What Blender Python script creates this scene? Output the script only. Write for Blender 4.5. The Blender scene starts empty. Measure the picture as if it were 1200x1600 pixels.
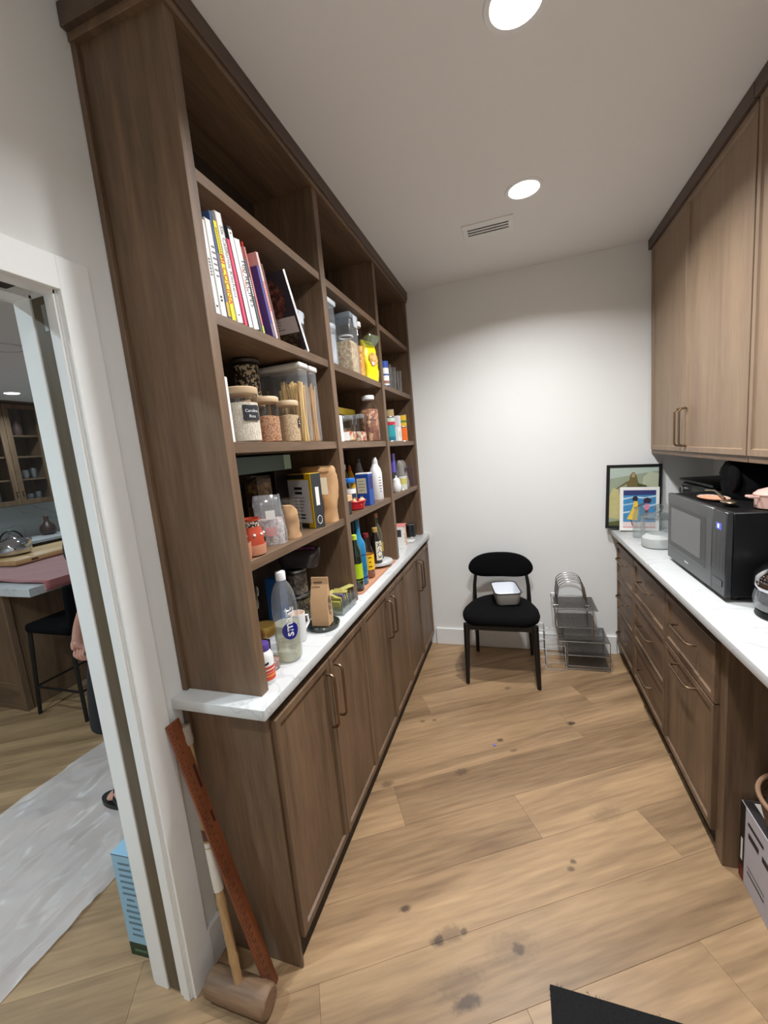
import bpy, bmesh, math, random
from mathutils import Vector, Matrix, noise as mnoise
D = bpy.data
SC = bpy.context.scene
COL = SC.collection
random.seed(7)
PI = math.pi

# ------------------------------------------------------------------ camera, light, exposure
cam_d = D.cameras.new('camera'); cam = D.objects.new('camera', cam_d); COL.objects.link(cam)
cam_d.sensor_fit = 'HORIZONTAL'; cam_d.sensor_width = 36.0; cam_d.lens = 639.75 / 1200 * 36.0
cam_d.clip_start = 0.02
_f = Vector((-0.31271101, 0.93887591, -0.14395782)); _r = Vector((0.94896868, 0.30229132, -0.08987994)); _u = Vector((0.04086891, 0.16471791, 0.98549365))
cam.matrix_world = Matrix(((_r.x, _u.x, -_f.x, 0.6754), (_r.y, _u.y, -_f.y, -3.0983), (_r.z, _u.z, -_f.z, 1.5747), (0, 0, 0, 1)))
SC.camera = cam
W = D.worlds.new('world'); SC.world = W; W.use_nodes = True
W.node_tree.nodes['Background'].inputs[0].default_value = (0.6, 0.65, 0.7, 1); W.node_tree.nodes['Background'].inputs[1].default_value = 0.05
SC.view_settings.view_transform = 'Standard'; SC.view_settings.look = 'None'
SC.view_settings.gamma = 1.0; SC.view_settings.use_curve_mapping = False
SC.view_settings.exposure = 0.0
SC.cycles.use_denoising = True
SC.cycles.max_bounces = 10; SC.cycles.transparent_max_bounces = 24; SC.cycles.diffuse_bounces = 6
SC.cycles.sample_clamp_indirect = 8.0
LAMP_PANTRY = 22.0       # watts of each pantry downlight
LAMP_KITCHEN = 12.0
SPREAD = math.radians(144)
PANTRY_LAMPS = [(0.757, -0.91, 1.0), (0.722, -1.775, 1.0), (0.78, -2.66, 0.30), (0.78, -3.45, 0.18)]   # x, y, relative power; last one is an unseen lamp added for ambient light
KITCHEN_LAMPS = [(-4.55, 0.10, 1.0), (-2.3, -2.5, 1.1), (-1.25, -3.25, 2.0), (-3.0, -0.2, 0.6)]  # third is an unseen lamp added for the cool daylight on the jamb
CEIL = 2.70; KCEIL = 2.58
XL = -0.321; XR = 1.852

# ------------------------------------------------------------------ helpers
def lin(c):
    o = []
    for v in c[:3]:
        v = v / 255.0
        o.append(v / 12.92 if v <= 0.04045 else ((v + 0.055) / 1.055) ** 2.4)
    return (*o, 1.0)

MATS = {}
def nodes_of(name):
    m = D.materials.new(name); m.use_nodes = True
    nt = m.node_tree
    return m, nt, nt.nodes['Principled BSDF']

def mat(name, rgb, rough=0.5, metal=0.0, var=0.0, vscale=12.0, bump=0.0, bscale=150.0, emit=0.0, spec=0.5, sheen=0.0, coat=0.0):
    if name in MATS: return MATS[name]
    m, nt, p = nodes_of(name)
    N, L = nt.nodes, nt.links
    c = lin(rgb)
    p.inputs['Base Color'].default_value = c
    p.inputs['Roughness'].default_value = rough; p.inputs['Metallic'].default_value = metal
    p.inputs['Specular IOR Level'].default_value = spec
    if sheen: p.inputs['Sheen Weight'].default_value = sheen
    if coat: p.inputs['Coat Weight'].default_value = coat
    tc = N.new('ShaderNodeTexCoord')
    v = max(var, 0.02)
    n = N.new('ShaderNodeTexNoise'); n.inputs['Scale'].default_value = vscale; n.inputs['Detail'].default_value = 4
    L.new(tc.outputs['Object'], n.inputs['Vector'])
    mx = N.new('ShaderNodeMix'); mx.data_type = 'RGBA'
    mx.inputs['A'].default_value = tuple(x * (1 - v) for x in c[:3]) + (1,)
    mx.inputs['B'].default_value = tuple(min(1, x * (1 + v)) for x in c[:3]) + (1,)
    L.new(n.outputs['Fac'], mx.inputs['Factor']); L.new(mx.outputs['Result'], p.inputs['Base Color'])
    if bump:
        b = N.new('ShaderNodeBump'); b.inputs['Strength'].default_value = bump; b.inputs['Distance'].default_value = 0.002
        n2 = N.new('ShaderNodeTexNoise'); n2.inputs['Scale'].default_value = bscale; n2.inputs['Detail'].default_value = 3
        L.new(tc.outputs['Object'], n2.inputs['Vector']); L.new(n2.outputs['Fac'], b.inputs['Height']); L.new(b.outputs['Normal'], p.inputs['Normal'])
    if emit:
        p.inputs['Emission Color'].default_value = c; p.inputs['Emission Strength'].default_value = emit
    MATS[name] = m
    return m

def wood(name, dark, light, axis='Z', sc=1.0, rough=0.5, bump=0.15, rnd=0.0):
    if name in MATS: return MATS[name]
    m, nt, p = nodes_of(name); N, L = nt.nodes, nt.links
    tc = N.new('ShaderNodeTexCoord'); mp = N.new('ShaderNodeMapping')
    s = {'X': (1.2, 14, 14), 'Y': (14, 1.2, 14), 'Z': (14, 14, 1.2)}[axis]
    mp.inputs['Scale'].default_value = tuple(v * sc for v in s)
    L.new(tc.outputs['Object'], mp.inputs['Vector'])
    vec = mp.outputs['Vector']
    if rnd:
        oi = N.new('ShaderNodeObjectInfo'); vm = N.new('ShaderNodeVectorMath'); vm.operation = 'SCALE'
        cb = N.new('ShaderNodeCombineXYZ')
        for k in range(3): L.new(oi.outputs['Random'], cb.inputs[k])
        L.new(cb.outputs[0], vm.inputs[0]); vm.inputs['Scale'].default_value = 83.0
        va = N.new('ShaderNodeVectorMath'); va.operation = 'ADD'
        L.new(vec, va.inputs[0]); L.new(vm.outputs[0], va.inputs[1]); vec = va.outputs[0]
    n1 = N.new('ShaderNodeTexNoise'); n1.inputs['Scale'].default_value = 0.8; n1.inputs['Detail'].default_value = 6; n1.inputs['Distortion'].default_value = 0.9
    n2 = N.new('ShaderNodeTexNoise'); n2.inputs['Scale'].default_value = 7.0; n2.inputs['Detail'].default_value = 5
    L.new(vec, n1.inputs['Vector']); L.new(vec, n2.inputs['Vector'])
    ad = N.new('ShaderNodeMath'); ad.operation = 'MULTIPLY_ADD'; ad.inputs[1].default_value = 0.35
    L.new(n2.outputs['Fac'], ad.inputs[0]); 
    sb = N.new('ShaderNodeMath'); sb.operation = 'MULTIPLY'; sb.inputs[1].default_value = 0.65
    L.new(n1.outputs['Fac'], sb.inputs[0]); L.new(sb.outputs[0], ad.inputs[2])
    rp = N.new('ShaderNodeValToRGB')
    rp.color_ramp.elements[0].position = 0.33; rp.color_ramp.elements[0].color = lin(dark)
    rp.color_ramp.elements[1].position = 0.66; rp.color_ramp.elements[1].color = lin(light)
    L.new(ad.outputs[0], rp.inputs['Fac'])
    col = rp.outputs['Color']
    if rnd:
        hs = N.new('ShaderNodeHueSaturation'); mr = N.new('ShaderNodeMapRange')
        mr.inputs['To Min'].default_value = 1 - rnd; mr.inputs['To Max'].default_value = 1 + rnd
        L.new(oi.outputs['Random'], mr.inputs['Value']); L.new(mr.outputs[0], hs.inputs['Value']); L.new(col, hs.inputs['Color']); col = hs.outputs['Color']
    L.new(col, p.inputs['Base Color'])
    p.inputs['Roughness'].default_value = rough
    b = N.new('ShaderNodeBump'); b.inputs['Strength'].default_value = bump; b.inputs['Distance'].default_value = 0.001
    L.new(ad.outputs[0], b.inputs['Height']); L.new(b.outputs['Normal'], p.inputs['Normal'])
    MATS[name] = m
    return m

def glass(name, tint=(255, 255, 255), refl=0.015, rough=0.03, haze=0.0, hazecol=(220, 225, 230)):
    """thin clear wall: transparent with a fresnel gloss"""
    if name in MATS: return MATS[name]
    m = D.materials.new(name); m.use_nodes = True; nt = m.node_tree; N, L = nt.nodes, nt.links
    for n in list(N): N.remove(n)
    out = N.new('ShaderNodeOutputMaterial'); tr = N.new('ShaderNodeBsdfTransparent'); gl = N.new('ShaderNodeBsdfGlossy')
    tr.inputs[0].default_value = lin(tint); gl.inputs['Roughness'].default_value = rough
    fr = N.new('ShaderNodeLayerWeight'); fr.inputs[0].default_value = 0.5
    pw = N.new('ShaderNodeMath'); pw.operation = 'POWER'; pw.inputs[1].default_value = 4.0; L.new(fr.outputs['Facing'], pw.inputs[0])
    ad = N.new('ShaderNodeMath'); ad.operation = 'MULTIPLY_ADD'; ad.use_clamp = True; ad.inputs[1].default_value = 0.6; ad.inputs[2].default_value = 0.035 + refl
    L.new(pw.outputs[0], ad.inputs[0])
    mx = N.new('ShaderNodeMixShader'); L.new(ad.outputs[0], mx.inputs[0]); L.new(tr.outputs[0], mx.inputs[1]); L.new(gl.outputs[0], mx.inputs[2])
    res = mx.outputs[0]
    if haze:
        df = N.new('ShaderNodeBsdfDiffuse'); df.inputs[0].default_value = lin(hazecol)
        m2 = N.new('ShaderNodeMixShader')
        tc = N.new('ShaderNodeTexCoord'); nz = N.new('ShaderNodeTexNoise'); nz.inputs['Scale'].default_value = 9; L.new(tc.outputs['Object'], nz.inputs['Vector'])
        mr = N.new('ShaderNodeMapRange'); mr.inputs['To Min'].default_value = haze * 0.6; mr.inputs['To Max'].default_value = min(1, haze * 1.4); L.new(nz.outputs['Fac'], mr.inputs['Value'])
        L.new(mr.outputs[0], m2.inputs[0]); L.new(res, m2.inputs[1]); L.new(df.outputs[0], m2.inputs[2]); res = m2.outputs[0]
    L.new(res, out.inputs[0])
    MATS[name] = m
    return m

def grains(name, cols, scale=160, rough=0.6, stretch=(1, 1, 1)):
    """many small kernels: voronoi cells, one of several colours each, with relief"""
    if name in MATS: return MATS[name]
    m, nt, p = nodes_of(name); N, L = nt.nodes, nt.links
    tc = N.new('ShaderNodeTexCoord'); mp = N.new('ShaderNodeMapping'); mp.inputs['Scale'].default_value = stretch
    v = N.new('ShaderNodeTexVoronoi'); v.inputs['Scale'].default_value = scale
    L.new(tc.outputs['Object'], mp.inputs[0]); L.new(mp.outputs[0], v.inputs['Vector'])
    sp = N.new('ShaderNodeSeparateColor'); L.new(v.outputs['Color'], sp.inputs[0])
    rp = N.new('ShaderNodeValToRGB'); rp.color_ramp.interpolation = 'CONSTANT'
    els = rp.color_ramp.elements
    els[0].position = 0; els[0].color = lin(cols[0])
    els[1].position = 1.0 / len(cols); els[1].color = lin(cols[1 % len(cols)])
    for k in range(2, len(cols)):
        e = els.new(k / len(cols)); e.color = lin(cols[k])
    L.new(sp.outputs[0], rp.inputs[0])
    mr = N.new('ShaderNodeMapRange'); mr.inputs['From Max'].default_value = 0.7; mr.inputs['To Min'].default_value = 1.0; mr.inputs['To Max'].default_value = 0.72
    L.new(v.outputs['Distance'], mr.inputs['Value'])
    mx = N.new('ShaderNodeMix'); mx.data_type = 'RGBA'; mx.blend_type = 'MULTIPLY'; mx.inputs['Factor'].default_value = 1
    L.new(rp.outputs[0], mx.inputs['A']); L.new(mr.outputs[0], mx.inputs['B'])
    L.new(mx.outputs['Result'], p.inputs['Base Color']); p.inputs['Roughness'].default_value = rough
    b = N.new('ShaderNodeBump'); b.invert = True; b.inputs['Strength'].default_value = 0.45; b.inputs['Distance'].default_value = 0.0025
    L.new(v.outputs['Distance'], b.inputs['Height']); L.new(b.outputs['Normal'], p.inputs['Normal'])
    MATS[name] = m
    return m

def marble(name, base=(236, 236, 234), vein=(218, 219, 218), sc=3.0, rough=0.25):
    if name in MATS: return MATS[name]
    m, nt, p = nodes_of(name); N, L = nt.nodes, nt.links
    tc = N.new('ShaderNodeTexCoord'); n = N.new('ShaderNodeTexNoise'); n.inputs['Scale'].default_value = sc; n.inputs['Detail'].default_value = 9; n.inputs['Distortion'].default_value = 1.6
    L.new(tc.outputs['Object'], n.inputs['Vector'])
    rp = N.new('ShaderNodeValToRGB'); e = rp.color_ramp.elements
    e[0].position = 0.485; e[0].color = lin(base); e[1].position = 0.515; e[1].color = lin(base)
    k = e.new(0.5); k.color = lin(vein)
    L.new(n.outputs['Fac'], rp.inputs[0]); L.new(rp.outputs[0], p.inputs['Base Color']); p.inputs['Roughness'].default_value = rough
    MATS[name] = m
    return m

class S:
    def __init__(s): s.bm = bmesh.new()
    def _v(s, pts, M=None): return [s.bm.verts.new((M @ Vector(p)) if M else p) for p in pts]
    def faces(s, pts, fs, M=None):
        vs = s._v(pts, M)
        for f in fs:
            try: s.bm.faces.new([vs[i] for i in f])
            except ValueError: pass
        return s
    def box(s, x0, x1, y0, y1, z0, z1, bev=0.0, seg=1, M=None):
        p = [(x0, y0, z0), (x1, y0, z0), (x1, y1, z0), (x0, y1, z0), (x0, y0, z1), (x1, y0, z1), (x1, y1, z1), (x0, y1, z1)]
        vs = s._v(p, M); F = [(0, 3, 2, 1), (4, 5, 6, 7), (0, 1, 5, 4), (1, 2, 6, 5), (2, 3, 7, 6), (3, 0, 4, 7)]
        fs = [s.bm.faces.new([vs[i] for i in f]) for f in F]
        if bev:
            ed = list({e for f in fs for e in f.edges})
            bmesh.ops.bevel(s.bm, geom=ed, offset=bev, segments=seg, affect='EDGES', profile=0.5)
        return s
    def loft(s, rings, cap=(True, True), closed=True, M=None):
        R = [s._v(r, M) for r in rings]; n = len(R[0])
        for a, b in zip(R, R[1:]):
            for i in range(n if closed else n - 1):
                j = (i + 1) % n
                try: s.bm.faces.new((a[i], a[j], b[j], b[i]))
                except ValueError: pass
        if cap[0]: s.bm.faces.new(list(reversed(R[0])))
        if cap[1]: s.bm.faces.new(R[-1])
        return s
    def lathe(s, prof, n=24, c=(0, 0), M=None, cap=(True, True), sx=1, sy=1):
        rings = []
        for r, z in prof:
            r = max(r, 1e-4)
            rings.append([(c[0] + sx * r * math.cos(2 * PI * i / n), c[1] + sy * r * math.sin(2 * PI * i / n), z) for i in range(n)])
        return s.loft(rings, cap, True, M)
    def tube(s, pts, r, n=8, closed=False, M=None):
        P = [Vector(p) for p in pts]; m = len(P)
        rr = r if isinstance(r, (list, tuple)) else [r] * m
        rings = []; prev = None
        for i in range(m):
            if closed: t = P[(i + 1) % m] - P[i - 1]
            else: t = P[min(i + 1, m - 1)] - P[max(i - 1, 0)]
            t.normalize()
            if prev is None:
                a = Vector((0, 0, 1)) if abs(t.z) < 0.9 else Vector((1, 0, 0))
                u = t.cross(a).normalized()
            else:
                u = (prev - t * prev.dot(t)).normalized()
            prev = u; w = t.cross(u)
            rings.append([tuple(P[i] + (u * math.cos(2 * PI * k / n) + w * math.sin(2 * PI * k / n)) * rr[i]) for k in range(n)])
        if closed: rings.append(rings[0]); return s.loft(rings, (False, False), True, M)
        return s.loft(rings, (True, True), True, M)
    def prism(s, poly, z0, z1, M=None):
        return s.loft([[(x, y, z0) for x, y in poly], [(x, y, z1) for x, y in poly]], (True, True), True, M)
    def sphere(s, c, r, n=16, m=10, sx=1, sy=1, sz=1, M=None):
        rings = []
        for j in range(m + 1):
            a = -PI / 2 + PI * j / m; rr = max(math.cos(a), 1e-3) * r
            rings.append([(c[0] + sx * rr * math.cos(2 * PI * i / n), c[1] + sy * rr * math.sin(2 * PI * i / n), c[2] + sz * r * math.sin(a)) for i in range(n)])
        return s.loft(rings, (True, True), True, M)

def mk(name, s, material, parent=None, smooth=True, ang=40):
    bm = s.bm
    bmesh.ops.remove_doubles(bm, verts=bm.verts, dist=1e-6)
    bmesh.ops.recalc_face_normals(bm, faces=bm.faces)
    me = D.meshes.new(name); bm.to_mesh(me); bm.free()
    if smooth:
        for p in me.polygons: p.use_smooth = True
        try: me.set_sharp_from_angle(angle=math.radians(ang))
        except Exception: pass
    me.materials.append(material)
    o = D.objects.new(name, me); COL.objects.link(o)
    if parent is not None: o.parent = parent
    return o

def tag(o, label, cat, group=None):
    o['label'] = label; o['category'] = cat
    if group: o['group'] = group
    return o
def thing(name, label, cat, loc=(0, 0, 0), rz=0.0, group=None):
    o = D.objects.new(name, None); COL.objects.link(o); o.empty_display_size = 0.05
    o.location = loc; o.rotation_euler = (0, 0, rz)
    return tag(o, label, cat, group)
def struct(name, s, material, smooth=False, parent=None):
    o = mk(name, s, material, parent, smooth)
    if parent is None: o['kind'] = 'structure'
    return o
def frame(loc, right, up):
    r = Vector(right).normalized(); u = Vector(up).normalized(); n = r.cross(u)
    return Matrix(((r.x, u.x, n.x, loc[0]), (r.y, u.y, n.y, loc[1]), (r.z, u.z, n.z, loc[2]), (0, 0, 0, 1)))
FX = ((0, 1, 0), (0, 0, 1))      # faces +x
FNX = ((0, -1, 0), (0, 0, 1))    # faces -x
FNY = ((1, 0, 0), (0, 0, 1))     # faces -y

def text(body, size, material, parent, M, name='lettering', sx=1.0, bold=0.0, wrap=None):
    """flat printed lettering; wrap=(radius): bend round a vertical cylinder of the parent"""
    cu = D.curves.new('txt', 'FONT'); cu.body = body; cu.size = size; cu.align_x = 'CENTER'; cu.align_y = 'CENTER'; cu.offset = bold
    cu.resolution_u = 2
    t = D.objects.new('txt', cu); COL.objects.link(t)
    me = D.meshes.new_from_object(t)
    D.objects.remove(t); D.curves.remove(cu)
    if me is None or len(me.vertices) == 0: return None
    for v in me.vertices:
        p = Vector((v.co.x * sx, v.co.y, 0.0))
        v.co = M @ p
    if wrap:
        r, a0 = wrap
        for v in me.vertices:   # M leaves x = arc length, z = height
            a = a0 + v.co.x / r; v.co = Vector((r * math.cos(a), r * math.sin(a), v.co.z))
    me.name = name
    me.materials.clear(); me.materials.append(material)
    o = D.objects.new(name, me); COL.objects.link(o); o.parent = parent
    return o
def bars(parent, M, w, rows, dy, h, material, name='print_lines', seed=1):
    """lines of print too small to read"""
    rnd = random.Random(seed); s = S()
    for k in range(rows):
        ww = w * rnd.uniform(0.55, 1.0)
        s.faces([(-ww / 2, -k * dy - h / 2, 0), (ww / 2, -k * dy - h / 2, 0), (ww / 2, -k * dy + h / 2, 0), (-ww / 2, -k * dy + h / 2, 0)], [(0, 1, 2, 3)], M)
    return mk(name, s, material, parent, False)
def quad(name, parent, M, w, h, material, cx=0, cy=0):
    s = S(); s.faces([(cx - w / 2, cy - h / 2, 0), (cx + w / 2, cy - h / 2, 0), (cx + w / 2, cy + h / 2, 0), (cx - w / 2, cy + h / 2, 0)], [(0, 1, 2, 3)], M)
    return mk(name, s, material, parent, False)
def poly(name, parent, M, pts, material, z=0.0):
    s = S(); s.faces([(x, y, z) for x, y in pts], [tuple(range(len(pts)))], M)
    return mk(name, s, material, parent, False)
def copy_tree(o, parent=None):
    c = o.copy(); COL.objects.link(c); c.parent = parent
    for ch in list(o.children): copy_tree(ch, c)
    return c
def arc(cx, cy, r, a0, a1, n): return [(cx + r * math.cos(a0 + (a1 - a0) * i / n), cy + r * math.sin(a0 + (a1 - a0) * i / n)) for i in range(n + 1)]
def rrect(w, h, r, n=4):
    return arc(w / 2 - r, h / 2 - r, r, 0, PI / 2, n) + arc(-w / 2 + r, h / 2 - r, r, PI / 2, PI, n) + arc(-w / 2 + r, -h / 2 + r, r, PI, 1.5 * PI, n) + arc(w / 2 - r, -h / 2 + r, r, 1.5 * PI, 2 * PI, n)

# ------------------------------------------------------------------ materials of the room
WALL = mat('wall_paint', (232, 233, 231), 0.75, var=0.012, vscale=3, bump=0.05, bscale=260)
CEILM = mat('ceiling_paint', (236, 235, 234), 0.85, var=0.012, vscale=2, bump=0.05, bscale=200)
TRIM = mat('trim_paint', (236, 237, 236), 0.42, var=0.01)
WD, WL = (84, 65, 48), (126, 100, 77)
WZ = wood('stained_oak_upright', WD, WL, 'Z', 1.0, 0.48)
WY = wood('stained_oak_long', WD, WL, 'Y', 1.0, 0.48)
WX = wood('stained_oak_deep', WD, WL, 'X', 1.0, 0.48)
OAK_SHADE = wood('stained_oak_shaded', (46, 36, 30), (66, 52, 43), 'Z', 1.0, 0.6)  # same oak, shade inside bays and cabinet bodies darkened into its colour
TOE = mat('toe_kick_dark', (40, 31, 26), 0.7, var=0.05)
QUARTZ = marble('white_quartz', (206, 208, 208), (188, 190, 192))
BRASS = mat('champagne_bronze', (134, 112, 90), 0.38, 1.0, var=0.03)
BLACK = mat('black_plastic', (16, 16, 18), 0.45, var=0.05)
WHITE = mat('white_plastic', (238, 238, 238), 0.4, var=0.02)
CHROME = mat('chrome_wire', (190, 190, 192), 0.2, 1.0)
STEEL = mat('brushed_steel', (170, 170, 170), 0.3, 1.0, var=0.05)
GLASS = glass('clear_glass')
PLASTIC = glass('clear_plastic', (250, 252, 255), 0.02, 0.12, 0.10)
INK = mat('black_ink', (22, 22, 24), 0.6)
GREYINK = mat('grey_ink', (110, 112, 114), 0.6)
WHITEINK = mat('white_ink', (240, 240, 238), 0.6)
KRAFT = mat('kraft_paper', (186, 146, 104), 0.8, var=0.08, vscale=30, bump=0.3, bscale=60)

# ------------------------------------------------------------------ floor: base and planks
struct('subfloor', S().box(-5.6, 2.0, -4.6, 2.2, -0.06, -0.012), mat('subfloor_grey', (120, 95, 70), 0.8))
def floor_mat():
    m = wood('oak_floor', (118, 93, 67), (178, 146, 109), 'X', 0.62, 0.42, 0.12, rnd=0.10)
    nt = m.node_tree; N, L = nt.nodes, nt.links; p = N['Principled BSDF']
    src = p.inputs['Base Color'].links[0].from_socket
    geo = N.new('ShaderNodeNewGeometry')
    # knots: (x, y, radius across, stretch along the plank, depth)
    K = [(0.371, -2.029, .016, 1.4, .85), (0.405, -2.004, .026, 1.6, .42), (0.447, -1.985, .010, 1.3, .7), (0.618, -1.990, .017, 1.3, .75), (0.60, -1.99, .04, 2.0, .22), (0.243, -1.964, .010, 2.0, .8),
         (0.478, -2.157, .018, 2.2, .8), (0.45, -2.12, .03, 2.5, .3), (0.53, -1.053, .011, 1.5, .8), (0.904, -0.845, .014, 1.6, .9), (0.357, -1.313, .020, 1.6, .5), (0.021, -1.46, .018, 1.6, .5), (0.814, -1.66, .008, 1.4, .7), (0.803, -1.691, .009, 1.4, .6),
         (0.60, -1.118, .009, 2.4, .5), (0.09, -0.98, .009, 1.5, .6), (0.155, -0.955, .008, 1.5, .6), (0.56, -0.56, .012, 2, .5), (0.97, -1.42, .03, 2.2, .25)]
    tot = None
    for x, y, r, st, d in K:
        mp = N.new('ShaderNodeMapping'); mp.vector_type = 'TEXTURE'
        mp.inputs['Location'].default_value = (x, y, 0); mp.inputs['Rotation'].default_value = (0, 0, PI / 6); mp.inputs['Scale'].default_value = (r * st, r, 10)
        L.new(geo.outputs['Position'], mp.inputs[0])
        ln = N.new('ShaderNodeVectorMath'); ln.operation = 'LENGTH'; L.new(mp.outputs[0], ln.inputs[0])
        mr = N.new('ShaderNodeMapRange'); mr.interpolation_type = 'SMOOTHSTEP'
        mr.inputs['From Min'].default_value = 0.45; mr.inputs['From Max'].default_value = 1.5; mr.inputs['To Min'].default_value = d; mr.inputs['To Max'].default_value = 0
        nz = N.new('ShaderNodeMath'); nz.operation = 'ADD'
        L.new(ln.outputs['Value'], nz.inputs[0]); nzt = N.get('knotnoise')
        if nzt is None:
            nn = N.new('ShaderNodeTexNoise'); nn.inputs['Scale'].default_value = 60; L.new(geo.outputs['Position'], nn.inputs['Vector'])
            nzt = N.new('ShaderNodeMapRange'); nzt.name = 'knotnoise'; nzt.inputs['To Min'].default_value = -0.6; nzt.inputs['To Max'].default_value = 0.6; L.new(nn.outputs['Fac'], nzt.inputs['Value'])
        L.new(nzt.outputs[0], nz.inputs[1]); L.new(nz.outputs[0], mr.inputs['Value'])
        if tot is None: tot = mr.outputs[0]
        else:
            mxm = N.new('ShaderNodeMath'); mxm.operation = 'MAXIMUM'; L.new(tot, mxm.inputs[0]); L.new(mr.outputs[0], mxm.inputs[1]); tot = mxm.outputs[0]
    mx = N.new('ShaderNodeMix'); mx.data_type = 'RGBA'; mx.inputs['B'].default_value = lin((58, 42, 34))
    L.new(tot, mx.inputs['Factor']); L.new(src, mx.inputs['A']); L.new(mx.outputs['Result'], p.inputs['Base Color'])
    return m
FLOORM = floor_mat()
floor = D.objects.new('floor', None); COL.objects.link(floor); floor['kind'] = 'structure'
def clip(polyg, a, b, c):           # keep a*x+b*y<=c
    out = []
    for i in range(len(polyg)):
        p, q = polyg[i], polyg[(i + 1) % len(polyg)]
        dp, dq = a * p[0] + b * p[1] - c, a * q[0] + b * q[1] - c
        if dp <= 0: out.append(p)
        if dp * dq < 0:
            t = dp / (dp - dq); out.append((p[0] + t * (q[0] - p[0]), p[1] + t * (q[1] - p[1])))
    return out
PU, PV = (math.cos(PI / 6), math.sin(PI / 6)), (-math.sin(PI / 6), math.cos(PI / 6))
JOINTS = {0: -0.178, -1: 0.263, -2: -1.078, -3: 0.079, 1: -0.686, 2: 0.35, 3: 0.585, 4: -0.342, -4: -0.8}
rp_ = random.Random(3)
def planks():
    for r in range(-14, 13):
        v1 = -1.515 + 0.216 * r; v0 = v1 - 0.216
        j0 = JOINTS.get(r, rp_.uniform(-1, 1)); cuts = [j0]
        u = j0
        while u < 3.4: u += rp_.choice([1.55, 1.9, 1.9, 1.25]); cuts.append(u)
        u = j0
        if r == -3: u = -0.51; cuts.insert(0, u)
        while u > -7.2: u -= rp_.choice([1.6, 1.9, 1.9, 1.3]); cuts.insert(0, u)
        for a, b in zip(cuts, cuts[1:]):
            g = 0.0002
            P = [(a + g, v0 + g), (b - g, v0 + g), (b - g, v1 - g), (a + g, v1 - g)]
            P = [(u_ * PU[0] + v_ * PV[0], u_ * PU[1] + v_ * PV[1]) for u_, v_ in P]
            for cl in ((-1, 0, 4.84), (1, 0, XR), (0, -1, 3.75), (0, 1, 0.0)):
                P = clip(P, *cl)
                if len(P) < 3: break
            if len(P) < 3: continue
            cx = sum(p[0] for p in P) / len(P); cy = sum(p[1] for p in P) / len(P)
            Q = [((x - cx) * PU[0] + (y - cy) * PU[1], (x - cx) * PV[0] + (y - cy) * PV[1]) for x, y in P]
            e = 0.0007
            Qi = []
            n = len(Q)
            qx = sum(q[0] for q in Q) / n; qy = sum(q[1] for q in Q) / n
            hl = max(abs(q[0] - qx) for q in Q); hw = max(abs(q[1] - qy) for q in Q)
            Qi = [(qx + (q[0] - qx) * (1 - e / max(hl, .01)), qy + (q[1] - qy) * (1 - e / max(hw, .01))) for q in Q]
            s = S(); s.loft([[(x, y, -0.012) for x, y in Q], [(x, y, -0.0007) for x, y in Q], [(x, y, 0.0) for x, y in Qi]], (False, True))
            o = mk('plank', s, FLOORM, floor, False); o.location = (cx, cy, 0); o.rotation_euler = (0, 0, PI / 6)
planks()

# ------------------------------------------------------------------ walls, ceiling, trim
struct('wall_back', S().box(-0.47, XR + 0.12, 0.0, 0.12, -0.05, CEIL + 0.05), WALL)
struct('wall_right', S().box(XR, XR + 0.12, -3.72, 0.0, -0.05, CEIL + 0.05), WALL)
struct('wall_front', S().box(-0.47, XR + 0.12, -3.84, -3.72, -0.05, CEIL + 0.05), WALL)
# left wall with the doorway (opening from y -3.45 to -2.35, head at 2.01)
wl = S()
wl.box(-0.459, XL, -2.35, 0.0, -0.05, CEIL); struct('wall_left', wl, WALL)
struct('wall_left_near', S().box(-0.459, XL, -3.72, -3.45, -0.05, CEIL), WALL)
struct('wall_left_header', S().box(-0.459, XL, -3.45, -2.35, 2.03, CEIL), WALL)
struct('ceiling', S().box(-0.459, XR, -3.72, 0.0, CEIL, CEIL + 0.1), CEILM)
# kitchen shell beyond the doorway
struct('wall_kitchen_far', S().box(-5.5, -5.4, -4.5, 2.1, -0.05, KCEIL + 0.05), WALL)
struct('wall_kitchen_back', S().box(-5.4, -0.459, 2.0, 2.1, -0.05, KCEIL + 0.05), WALL)
struct('wall_kitchen_front', S().box(-5.4, -0.459, -4.5, -4.4, -0.05, KCEIL + 0.05), WALL)
struct('wall_kitchen_side', S().box(-0.60, -0.459, 0.0, 2.0, -0.05, KCEIL + 0.05), WALL)
struct('wall_kitchen_return', S().box(-0.459, -0.40, -4.4, -3.72, -0.05, KCEIL + 0.05), WALL)
struct('ceiling_kitchen', S().box(-5.4, -0.459, -4.4, 2.0, KCEIL, KCEIL + 0.1), CEILM)
# door casing and jamb
cs = S()
cs.box(XL, -0.307, -2.352, -2.275, 0.0, 2.088, 0.001); cs.box(XL, -0.307, -3.55, -2.352, 2.012, 2.088, 0.001); cs.box(XL, -0.307, -3.55, -3.45, 0, 2.012, 0.001)
struct('trim_1', cs, TRIM)
jb = S()      # jamb lining in two strips with the pocket slot between them
jb.box(-0.361, XL, -2.356, -2.346, 0, 2.03); jb.box(-0.345, XL - 0.001, -2.362, -2.356, 0, 2.024, 0.001)
jb.box(-0.462, -0.411, -2.356, -2.346, 0, 2.02, 0.001)
jb.box(-0.361, XL, -3.45, -2.346, 2.012, 2.032); jb.box(-0.462, -0.411, -3.45, -2.346, 2.012, 2.032)
jb.box(-0.345, XL - .001, -3.45, -2.356, 2.004, 2.014)
struct('trim_2', jb, TRIM)
struct('trim_3', S().box(-0.411, -0.361, -3.45, -2.40, 2.018, 2.034), TOE)     # dark track head
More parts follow.
